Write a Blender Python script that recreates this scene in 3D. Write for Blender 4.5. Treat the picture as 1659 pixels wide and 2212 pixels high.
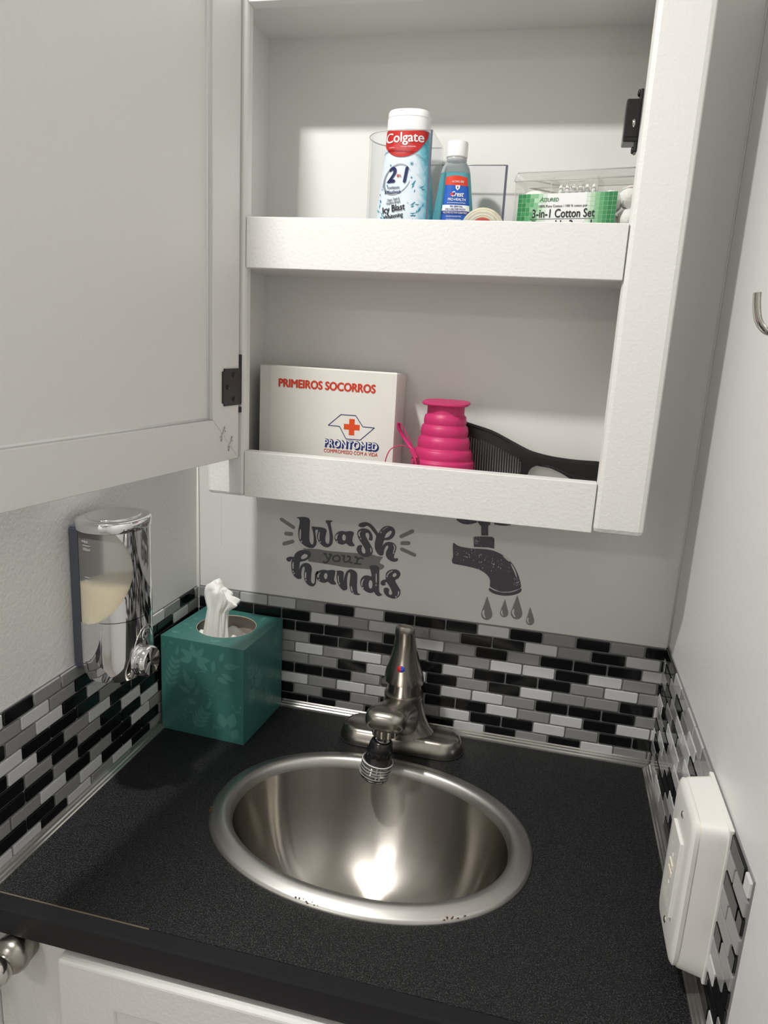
import bpy, bmesh, math, random
from mathutils import Vector, Matrix
random.seed(7)
C = bpy.context.scene.collection
scene = bpy.context.scene
for o in list(bpy.data.objects): bpy.data.objects.remove(o)

# ------------------------------------------------------------------ camera
# world: x = 0 left wall .. 0.6 right wall, y = 0 back wall (camera at -y), z = 0 counter top
cam_d = bpy.data.cameras.new('camera'); cam = bpy.data.objects.new('camera', cam_d); C.objects.link(cam)
cam_d.sensor_fit = 'HORIZONTAL'; cam_d.sensor_width = 36.0; cam_d.lens = 1561.68 / 1659 * 36.0
cam_d.clip_start = 0.01; cam_d.clip_end = 50
CAM_M = [[0.97135, -0.103931, 0.213721, 0.441209], [0.231618, 0.212667, -0.949276, -0.844447], [0.053208, 0.971582, 0.230647, 0.484297], [0, 0, 0, 1]]
cam.matrix_world = Matrix(CAM_M)
scene.camera = cam

# ------------------------------------------------------------------ world, lights, exposure
w = bpy.data.worlds.new('world'); scene.world = w; w.use_nodes = True
w.node_tree.nodes['Background'].inputs[0].default_value = (0.9, 0.92, 1.0, 1)
w.node_tree.nodes['Background'].inputs[1].default_value = 0.0
LAMP_A = (0.020, -0.57, 1.165); LAMP_B = (-0.33, -2.04, 1.165)
for nm, loc, pw, r in (('ceiling_lamp_near_offscreen', LAMP_A, 8.2, 0.03), ('ceiling_lamp_far_offscreen', LAMP_B, 6.2, 0.13)):
    ld = bpy.data.lights.new(nm, 'AREA'); ld.shape = 'DISK'; ld.size = 2 * r; ld.energy = pw
    ld.color = (1.0, 0.975, 0.935)
    lo = bpy.data.objects.new(nm, ld); C.objects.link(lo); lo.location = loc
vs = scene.view_settings
vs.view_transform = 'Standard'; vs.look = 'None'; vs.gamma = 1.0; vs.use_curve_mapping = False
vs.exposure = 0.23
scene.cycles.transparent_max_bounces = 32

# ------------------------------------------------------------------ materials
MATS = {}
def nt(m): return m.node_tree.nodes, m.node_tree.links
def mat(name, col, rough=0.5, metal=0.0, spec=0.5, trans=0.0, ior=1.45, coat=0.0, sss=0.0, aniso=0.0):
    m = bpy.data.materials.new(name); m.use_nodes = True
    b = m.node_tree.nodes['Principled BSDF']
    b.inputs['Base Color'].default_value = (*col, 1); b.inputs['Roughness'].default_value = rough
    b.inputs['Metallic'].default_value = metal; b.inputs['Specular IOR Level'].default_value = spec
    b.inputs['Transmission Weight'].default_value = trans; b.inputs['IOR'].default_value = ior
    b.inputs['Coat Weight'].default_value = coat; b.inputs['Anisotropic'].default_value = aniso
    if sss: b.inputs['Subsurface Weight'].default_value = sss; b.inputs['Subsurface Scale'].default_value = 0.01
    MATS[name] = m
    return m
def noise_bump(m, scale, strength, dist=0.0006, detail=3.0, colvar=0.0):
    n, l = nt(m); b = n['Principled BSDF']
    tc = n.new('ShaderNodeTexCoord'); nz = n.new('ShaderNodeTexNoise'); nz.inputs['Scale'].default_value = scale
    nz.inputs['Detail'].default_value = detail
    l.new(tc.outputs['Object'], nz.inputs['Vector'])
    bp = n.new('ShaderNodeBump'); bp.inputs['Strength'].default_value = strength; bp.inputs['Distance'].default_value = dist
    l.new(nz.outputs['Fac'], bp.inputs['Height']); l.new(bp.outputs['Normal'], b.inputs['Normal'])
    if colvar:
        c = b.inputs['Base Color'].default_value[:3]
        n2 = n.new('ShaderNodeTexNoise'); n2.inputs['Scale'].default_value = 9; n2.inputs['Detail'].default_value = 5
        l.new(tc.outputs['Object'], n2.inputs['Vector'])
        rp = n.new('ShaderNodeValToRGB')
        rp.color_ramp.elements[0].position = 0.3; rp.color_ramp.elements[1].position = 0.7
        rp.color_ramp.elements[0].color = (*[x * (1 - colvar) for x in c], 1); rp.color_ramp.elements[1].color = (*[min(1, x * (1 + colvar)) for x in c], 1)
        l.new(n2.outputs['Fac'], rp.inputs['Fac']); l.new(rp.outputs['Color'], b.inputs['Base Color'])
    return m
def sheet_glass(name, tint, gloss=0.06, rough=0.02):
    m = bpy.data.materials.new(name); m.use_nodes = True; n, l = nt(m); n.remove(n['Principled BSDF'])
    tr = n.new('ShaderNodeBsdfTransparent'); tr.inputs[0].default_value = (*tint, 1)
    gl = n.new('ShaderNodeBsdfGlossy'); gl.inputs['Roughness'].default_value = rough
    lw = n.new('ShaderNodeLayerWeight'); lw.inputs['Blend'].default_value = 0.5
    pw = n.new('ShaderNodeMath'); pw.operation = 'POWER'; pw.inputs[1].default_value = 4.0; l.new(lw.outputs['Facing'], pw.inputs[0])
    ma = n.new('ShaderNodeMath'); ma.operation = 'MULTIPLY_ADD'; ma.inputs[1].default_value = 0.55; ma.inputs[2].default_value = 0.001; l.new(pw.outputs[0], ma.inputs[0])
    mx = n.new('ShaderNodeMixShader'); l.new(ma.outputs[0], mx.inputs[0]); l.new(tr.outputs[0], mx.inputs[1]); l.new(gl.outputs[0], mx.inputs[2])
    l.new(mx.outputs[0], n['Material Output'].inputs['Surface']); MATS[name] = m
    return m
noise_bump(mat('paint_white', (0.80, 0.795, 0.775), 0.42), 300, 0.5, 0.0008, 2.0)
noise_bump(mat('wall_paint', (0.79, 0.79, 0.77), 0.5), 300, 0.6, 0.0008, 2.0)
noise_bump(mat('wall_board', (0.76, 0.755, 0.735), 0.45), 700, 0.05, 0.0003, 2.0, 0.015)
noise_bump(mat('wall_sheen', (0.78, 0.78, 0.775), 0.38), 220, 0.4, 0.0006, 2.0)
noise_bump(mat('cabinet_inside', (0.76, 0.755, 0.73), 0.5), 420, 0.12, 0.0005, 2.0, 0.02)
mat('hidden_wall', (0.80, 0.795, 0.78), 0.6)
mat('ceiling_white', (0.82, 0.82, 0.80), 0.7)
noise_bump(mat('floor_vinyl', (0.42, 0.39, 0.36), 0.5), 40, 0.1)
def counter_mat():
    m = mat('counter_laminate', (0.012, 0.0125, 0.014), 0.5, spec=0.35); n, l = nt(m); b = n['Principled BSDF']
    tc = n.new('ShaderNodeTexCoord'); nz = n.new('ShaderNodeTexNoise'); nz.inputs['Scale'].default_value = 900; nz.inputs['Detail'].default_value = 2
    l.new(tc.outputs['Object'], nz.inputs['Vector'])
    bp = n.new('ShaderNodeBump'); bp.inputs['Strength'].default_value = 0.9; bp.inputs['Distance'].default_value = 0.0006
    l.new(nz.outputs['Fac'], bp.inputs['Height']); l.new(bp.outputs['Normal'], b.inputs['Normal'])
    rp = n.new('ShaderNodeValToRGB'); rp.color_ramp.elements[0].position = 0.5; rp.color_ramp.elements[1].position = 0.78
    rp.color_ramp.elements[0].color = (0.005, 0.0054, 0.006, 1); rp.color_ramp.elements[1].color = (0.085, 0.086, 0.088, 1)
    l.new(nz.outputs['Fac'], rp.inputs['Fac']); l.new(rp.outputs['Color'], b.inputs['Base Color'])
counter_mat()
mat('counter_edge', (0.011, 0.0112, 0.0135), 0.5, spec=0.35)
mat('rust', (0.10, 0.045, 0.02), 0.8)
mat('edge_glue', (0.16, 0.13, 0.09), 0.6)
mat('tile_black', (0.006, 0.006, 0.007), 0.10, spec=0.5)
mat('tile_grey', (0.285, 0.285, 0.283), 0.09, spec=0.5)
mat('tile_white', (0.63, 0.635, 0.645), 0.14, spec=0.5)
mat('tile_silver', (0.47, 0.475, 0.475), 0.10, spec=0.5)
mat('grout', (0.22, 0.22, 0.22), 0.5)
mat('caulk', (0.72, 0.72, 0.69), 0.5)
noise_bump(mat('trim_silver', (0.50, 0.49, 0.465), 0.2, 0.85), 60, 0.12, 0.0005)
def steel_mat(name, col, rough, aniso, brush):
    m = mat(name, col, rough, 1.0, aniso=aniso); n, l = nt(m); b = n['Principled BSDF']
    tg = n.new('ShaderNodeTangent'); tg.direction_type = 'RADIAL'; tg.axis = 'Z'
    l.new(tg.outputs[0], b.inputs['Tangent']); b.inputs['Anisotropic Rotation'].default_value = 0.25
    tc = n.new('ShaderNodeTexCoord'); mp = n.new('ShaderNodeMapping'); mp.inputs['Scale'].default_value = brush
    nz = n.new('ShaderNodeTexNoise'); nz.inputs['Scale'].default_value = 60; nz.inputs['Detail'].default_value = 4
    l.new(tc.outputs['Object'], mp.inputs['Vector']); l.new(mp.outputs[0], nz.inputs['Vector'])
    mr = n.new('ShaderNodeMapRange'); mr.inputs['To Min'].default_value = rough * 0.97; mr.inputs['To Max'].default_value = rough * 1.03
    l.new(nz.outputs['Fac'], mr.inputs['Value']); l.new(mr.outputs[0], b.inputs['Roughness'])
    return m
steel_mat('sink_steel', (0.40, 0.378, 0.345), 0.205, 1.0, (1, 1, 14))
noise_bump(mat('rim_steel', (0.50, 0.49, 0.47), 0.38, 1.0), 300, 0.06, 0.0003)
noise_bump(mat('nickel', (0.40, 0.375, 0.34), 0.26, 1.0), 500, 0.05, 0.0003)
mat('nickel_bright', (0.62, 0.60, 0.56), 0.12, 1.0)
mat('chrome', (0.78, 0.78, 0.79), 0.05, 1.0)
mat('chrome_dark', (0.30, 0.30, 0.32), 0.1, 1.0)
mat('black_plastic', (0.012, 0.012, 0.013), 0.22, spec=0.6)
mat('black_satin', (0.018, 0.018, 0.019), 0.4)
mat('dark_gap', (0.008, 0.008, 0.008), 0.8)
mat('slate_plastic', (0.060, 0.066, 0.085), 0.45)
mat('clear_plastic', (0.9, 0.92, 0.93), 0.03, trans=1.0, ior=1.4)
mat('frosted', (0.90, 0.89, 0.86), 0.30, trans=0.82, ior=1.12)
mat('soap_cream', (0.82, 0.73, 0.52), 0.38, sss=0.3)
mat('mark_white', (0.75, 0.75, 0.73), 0.5)
sheet_glass('acrylic', (0.965, 0.97, 0.975))
mat('acrylic_edge', (0.16, 0.17, 0.24), 0.15, trans=0.35)
sheet_glass('case_clear', (0.985, 0.985, 0.98), rough=0.15)
mat('case_rib', (0.82, 0.82, 0.80), 0.2, trans=0.5, ior=1.2)
noise_bump(mat('cotton', (0.86, 0.86, 0.84), 0.9, spec=0.1, sss=0.2), 220, 0.6, 0.002)
mat('box_card', (0.74, 0.72, 0.67), 0.35)
noise_bump(MATS['box_card'], 60, 0.04, 0.0004, 4.0, 0.03)
mat('box_edge', (0.80, 0.78, 0.73), 0.4)
mat('print_red', (0.56, 0.045, 0.02), 0.4)
mat('print_cross', (0.66, 0.07, 0.012), 0.4)
mat('print_navy', (0.012, 0.022, 0.15), 0.4)
mat('print_black', (0.012, 0.012, 0.016), 0.4)
mat('print_white', (0.82, 0.82, 0.82), 0.35)
mat('print_darkblue', (0.02, 0.03, 0.11), 0.35)
mat('pink_silicone', (0.55, 0.026, 0.145), 0.45, sss=0.1)
mat('pink_strap', (0.54, 0.025, 0.15), 0.6)
mat('toothpaste_red', (0.56, 0.025, 0.022), 0.35)
mat('white_cap', (0.86, 0.86, 0.86), 0.3)
mat('logo_grey', (0.38, 0.40, 0.44), 0.3, 0.3)
mat('print_teal', (0.06, 0.30, 0.42), 0.3)
mat('mouthwash', (0.20, 0.60, 0.68), 0.08, trans=0.5, ior=1.2)
mat('mouthwash_clear', (0.75, 0.82, 0.84), 0.06, trans=0.85, ior=1.2)
mat('label_blue', (0.012, 0.10, 0.47), 0.3)
mat('label_deep', (0.015, 0.03, 0.26), 0.3)
mat('label_red', (0.66, 0.05, 0.025), 0.3)
mat('tape_cream', (0.70, 0.66, 0.50), 0.4, trans=0.15)
mat('tape_core', (0.60, 0.10, 0.08), 0.5)
mat('label_white', (0.84, 0.85, 0.85), 0.35)
for i, c in enumerate(((0.015, 0.20, 0.055), (0.04, 0.27, 0.09), (0.11, 0.37, 0.16), (0.24, 0.50, 0.28), (0.45, 0.66, 0.47), (0.66, 0.78, 0.67))):
    mat('label_green_%d' % i, c, 0.35)
mat('label_line', (0.45, 0.70, 0.50), 0.35)
noise_bump(mat('tissue_card', (0.052, 0.180, 0.160), 0.33), 90, 0.03, 0.0004)
mat('tissue_print', (0.086, 0.250, 0.222), 0.33)
mat('tissue_inner', (0.42, 0.36, 0.32), 0.7)
mat('tissue_edge', (0.55, 0.45, 0.36), 0.7)
mat('tissue_paper', (0.90, 0.89, 0.86), 0.8, spec=0.1, trans=0.0, sss=0.15)
noise_bump(MATS['tissue_paper'], 160, 0.25, 0.0008)
mat('outlet_white', (0.80, 0.79, 0.76), 0.38)
mat('outlet_cream', (0.78, 0.73, 0.62), 0.4)
mat('hole_dark', (0.02, 0.02, 0.02), 0.6)
mat('decal_dark', (0.090, 0.086, 0.102), 0.5)
mat('decal_grey', (0.24, 0.24, 0.232), 0.5)
mat('decal_light', (0.70, 0.69, 0.66), 0.5)
mat('drop_red', (0.55, 0.015, 0.02), 0.15, coat=0.5)
mat('drop_blue', (0.015, 0.06, 0.48), 0.15, coat=0.5)
def tooth_mat():
    m = mat('toothpaste_label', (0.3, 0.6, 0.7), 0.35); n, l = nt(m); b = n['Principled BSDF']
    tc = n.new('ShaderNodeTexCoord'); mp = n.new('ShaderNodeMapping')
    mp.inputs['Location'].default_value = (0.16, 0, -0.68); mp.inputs['Scale'].default_value = (31, 0, 12)
    l.new(tc.outputs['Object'], mp.inputs['Vector'])
    g = n.new('ShaderNodeTexGradient'); g.gradient_type = 'SPHERICAL'; l.new(mp.outputs[0], g.inputs[0])
    nz = n.new('ShaderNodeTexNoise'); nz.inputs['Scale'].default_value = 70; nz.inputs['Detail'].default_value = 3; nz.inputs['Distortion'].default_value = 2.0
    l.new(tc.outputs['Object'], nz.inputs['Vector'])
    ad = n.new('ShaderNodeMath'); ad.operation = 'MULTIPLY_ADD'; ad.inputs[1].default_value = 0.45
    l.new(nz.outputs['Fac'], ad.inputs[0]); l.new(g.outputs['Fac'], ad.inputs[2])
    rp = n.new('ShaderNodeValToRGB'); e = rp.color_ramp.elements
    e[0].position = 0.12; e[0].color = (0.035, 0.34, 0.47, 1); e[1].position = 0.56; e[1].color = (0.78, 0.86, 0.92, 1)
    k = e.new(0.36); k.color = (0.22, 0.58, 0.70, 1)
    l.new(ad.outputs[0], rp.inputs['Fac']); l.new(rp.outputs['Color'], b.inputs['Base Color'])
tooth_mat()

# ------------------------------------------------------------------ helpers
WM = {}
def empty(name, loc, rz=0.0, label=None, cat=None, group=None):
    o = bpy.data.objects.new(name, None); C.objects.link(o); o.location = loc; o.rotation_euler = (0, 0, rz); o.empty_display_size = 0.02
    WM[o] = Matrix.Translation(loc) @ Matrix.Rotation(rz, 4, 'Z')
    if label: tag(o, label, cat, group)
    return o
def tag(o, label, cat=None, group=None):
    o['label'] = label
    if cat: o['category'] = cat
    if group: o['group'] = group
    return o
def obj(name, bm, m, parent=None, smooth=False, origin=None, mats=None, autos=None):
    """links a bmesh given in world coordinates; a child is stored in its parent's space"""
    base = WM[parent] if parent is not None else Matrix()
    if origin is not None: base2 = Matrix.Translation(origin)
    elif parent is None:
        zs = [v.co.z for v in bm.verts]; c = sum((v.co for v in bm.verts), Vector()) / max(1, len(bm.verts)); base2 = Matrix.Translation((c.x, c.y, min(zs)))
    else:
        base2 = base
    bm.transform(base2.inverted())
    bmesh.ops.recalc_face_normals(bm, faces=bm.faces)
    me = bpy.data.meshes.new(name); bm.to_mesh(me); bm.free()
    if smooth:
        for p in me.polygons: p.use_smooth = True
        if autos: me.set_sharp_from_angle(angle=math.radians(autos))
    for k in (mats or [m]): me.materials.append(MATS[k])
    o = bpy.data.objects.new(name, me); C.objects.link(o)
    if parent is not None: o.parent = parent
    o.matrix_local = base.inverted() @ base2; WM[o] = base2
    return o
def struct(name, bm, m, label=None, **k):
    o = obj(name, bm, m, **k); o['kind'] = 'structure'
    if label: o['label'] = label
    return o
def BM(): return bmesh.new()
def box(bm, x0, x1, y0, y1, z0, z1, bevel=0.0, seg=2, basis=None):
    n = bmesh.new(); bmesh.ops.create_cube(n, size=1)
    for v in n.verts: v.co = Vector(((x0 + x1) / 2 + v.co.x * (x1 - x0), (y0 + y1) / 2 + v.co.y * (y1 - y0), (z0 + z1) / 2 + v.co.z * (z1 - z0)))
    if bevel: bmesh.ops.bevel(n, geom=list(n.edges), offset=bevel, segments=seg, profile=0.5, affect='EDGES')
    if basis is not None: n.transform(basis)
    join(bm, n); return bm
def join(bm, n):
    t = bpy.data.meshes.new('t'); n.to_mesh(t); n.free(); bm.from_mesh(t); bpy.data.meshes.remove(t)
def lathe(bm, prof, center, seg=48, sx=1.0, sy=1.0, axis=None, cap0=True, cap1=True, fn=None):
    """prof: (radius, height) along z from center; axis rotates z to a direction"""
    n = bmesh.new(); rings = []
    for r, h in prof:
        ring = []
        for i in range(seg):
            a = 2 * math.pi * i / seg
            k = fn(a, h) if fn else 1.0
            ring.append(n.verts.new((r * sx * k * math.cos(a), r * sy * k * math.sin(a), h)))
        rings.append(ring)
    for a, b in zip(rings, rings[1:]):
        for i in range(seg): n.faces.new((a[i], a[(i + 1) % seg], b[(i + 1) % seg], b[i]))
    if cap0: n.faces.new(rings[0][::-1])
    if cap1: n.faces.new(rings[-1])
    M = Matrix.Translation(center)
    if axis is not None: M = M @ Vector((0, 0, 1)).rotation_difference(Vector(axis)).to_matrix().to_4x4()
    n.transform(M); join(bm, n); return bm
def prism(bm, pts, y0, y1, plane='xz', basis=None):
    n = bmesh.new()
    def P(a, b, c): return {'xz': (a, c, b), 'xy': (a, b, c), 'yz': (c, a, b)}[plane]
    A = [n.verts.new(P(a, b, y0)) for a, b in pts]; B = [n.verts.new(P(a, b, y1)) for a, b in pts]
    n.faces.new(A); n.faces.new(B[::-1])
    for i in range(len(pts)): j = (i + 1) % len(pts); n.faces.new((A[i], B[i], B[j], A[j]))
    if basis is not None: n.transform(basis)
    join(bm, n); return bm
def loft(bm, rings, cap=True):
    n = bmesh.new(); R = [[n.verts.new(p) for p in r] for r in rings]
    for a, b in zip(R, R[1:]):
        k = len(a)
        for i in range(k): n.faces.new((a[i], a[(i + 1) % k], b[(i + 1) % k], b[i]))
    if cap: n.faces.new(R[0][::-1]); n.faces.new(R[-1])
    join(bm, n); return bm
def tube(bm, pts, r, seg=8, closed=False, flat=None):
    n = bmesh.new(); P = [Vector(p) for p in pts]; k = len(P); rings = []; up = None
    for i in range(k):
        t = (P[(i + 1) % k] - P[i - 1]) if closed else (P[min(i + 1, k - 1)] - P[max(i - 1, 0)])
        t.normalize()
        if up is None: up = t.orthogonal().normalized() if flat is None else Vector(flat)
        up = (up - t * up.dot(t))
        up = up.normalized() if up.length > 1e-6 else t.orthogonal().normalized()
        s = t.cross(up)
        rr = r if not isinstance(r, (list, tuple)) else r[i]
        ra, rb = rr if isinstance(rr, (list, tuple)) else (rr, rr)
        rings.append([n.verts.new(P[i] + up * (ra * math.cos(2 * math.pi * j / seg)) + s * (rb * math.sin(2 * math.pi * j / seg))) for j in range(seg)])
    pr = list(zip(rings, rings[1:])) + ([(rings[-1], rings[0])] if closed else [])
    for a, b in pr:
        for j in range(seg): n.faces.new((a[j], a[(j + 1) % seg], b[(j + 1) % seg], b[j]))
    if not closed: n.faces.new(rings[0][::-1]); n.faces.new(rings[-1])
    join(bm, n); return bm
def crom(pts, sub=4, closed=True):
    out = []; n = len(pts)
    rng = range(n) if closed else range(n - 1)
    for i in rng:
        g = (lambda k: pts[k % n]) if closed else (lambda k: pts[max(0, min(n - 1, k))])
        p0, p1, p2, p3 = [Vector(g(i + d)) for d in (-1, 0, 1, 2)]
        for s in range(sub):
            t = s / sub
            out.append(0.5 * ((2 * p1) + (p2 - p0) * t + (2 * p0 - 5 * p1 + 4 * p2 - p3) * t * t + (3 * p1 - p0 - 3 * p2 + p3) * t ** 3))
    if not closed: out.append(Vector(pts[-1]))
    return out
def curve_mesh(loops, extrude=0.0):
    """filled 2D polygons with holes -> (verts, faces)"""
    cu = bpy.data.curves.new('c', 'CURVE'); cu.dimensions = '2D'; cu.fill_mode = 'BOTH'; cu.extrude = extrude
    for lp in loops:
        s = cu.splines.new('POLY'); s.points.add(len(lp) - 1); s.use_cyclic_u = True
        for p, q in zip(s.points, lp): p.co = (q[0], q[1], 0, 1)
    return _eval(cu)
def _eval(cu):
    o = bpy.data.objects.new('tmp', cu); C.objects.link(o)
    me = bpy.data.meshes.new_from_object(o.evaluated_get(bpy.context.evaluated_depsgraph_get()))
    v = [tuple(x.co) for x in me.vertices]; f = [tuple(p.vertices) for p in me.polygons]
    bpy.data.objects.remove(o); bpy.data.curves.remove(cu); bpy.data.meshes.remove(me)
    return v, f
def text(body, w_, h_=None, bold=0.0, shear=0.0, spacing=1.0):
    """built-in font, thickened by overlaid shifted copies"""
    cu = bpy.data.curves.new('t', 'FONT'); cu.body = body; cu.size = 1; cu.shear = shear; cu.resolution_u = 4; cu.fill_mode = 'FRONT'; cu.space_character = spacing
    v, f = _eval(cu); n = len(v); V = []; Fc = []
    sh = [(0, 0)] + ([(bold * 1.6, 0), (-bold * 1.6, 0), (0, bold), (0, -bold)] if bold else [])
    for k, (dx, dy) in enumerate(sh):
        V += [(p[0] + dx, p[1] + dy, k * 0.00004) for p in v]; Fc += [tuple(i + k * n for i in q) for q in f]
    x0 = min(p[0] for p in V); x1 = max(p[0] for p in V); y0 = min(p[1] for p in V); y1 = max(p[1] for p in V)
    k = w_ / (x1 - x0); ky = (h_ / (y1 - y0)) if h_ else k
    return [((p[0] - x0) * k, (p[1] - y0) * ky, p[2]) for p in V], Fc
def put(bm, vf, fn):
    v, f = vf; V = [bm.verts.new(fn(p[0], p[1], p[2])) for p in v]
    for q in f:
        try: bm.faces.new([V[i] for i in q])
        except ValueError: pass
    return bm
def apply_bool(o, cutters, op='DIFFERENCE'):
    for c in cutters:
        md = o.modifiers.new('b', 'BOOLEAN'); md.object = c; md.operation = op; md.solver = 'EXACT'
    bpy.context.view_layer.update()
    me = bpy.data.meshes.new_from_object(o.evaluated_get(bpy.context.evaluated_depsgraph_get()))
    old = o.data; o.modifiers.clear(); o.data = me; me.name = o.name; bpy.data.meshes.remove(old)
    for c in cutters: bpy.data.objects.remove(c)
def superell(a, b, n, k=64, t0=0.0):
    P = []
    for i in range(k):
        t = 2 * math.pi * i / k + t0; c, s = math.cos(t), math.sin(t)
        P.append((a * math.copysign(abs(c) ** (2 / n), c), b * math.copysign(abs(s) ** (2 / n), s)))
    return P
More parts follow.
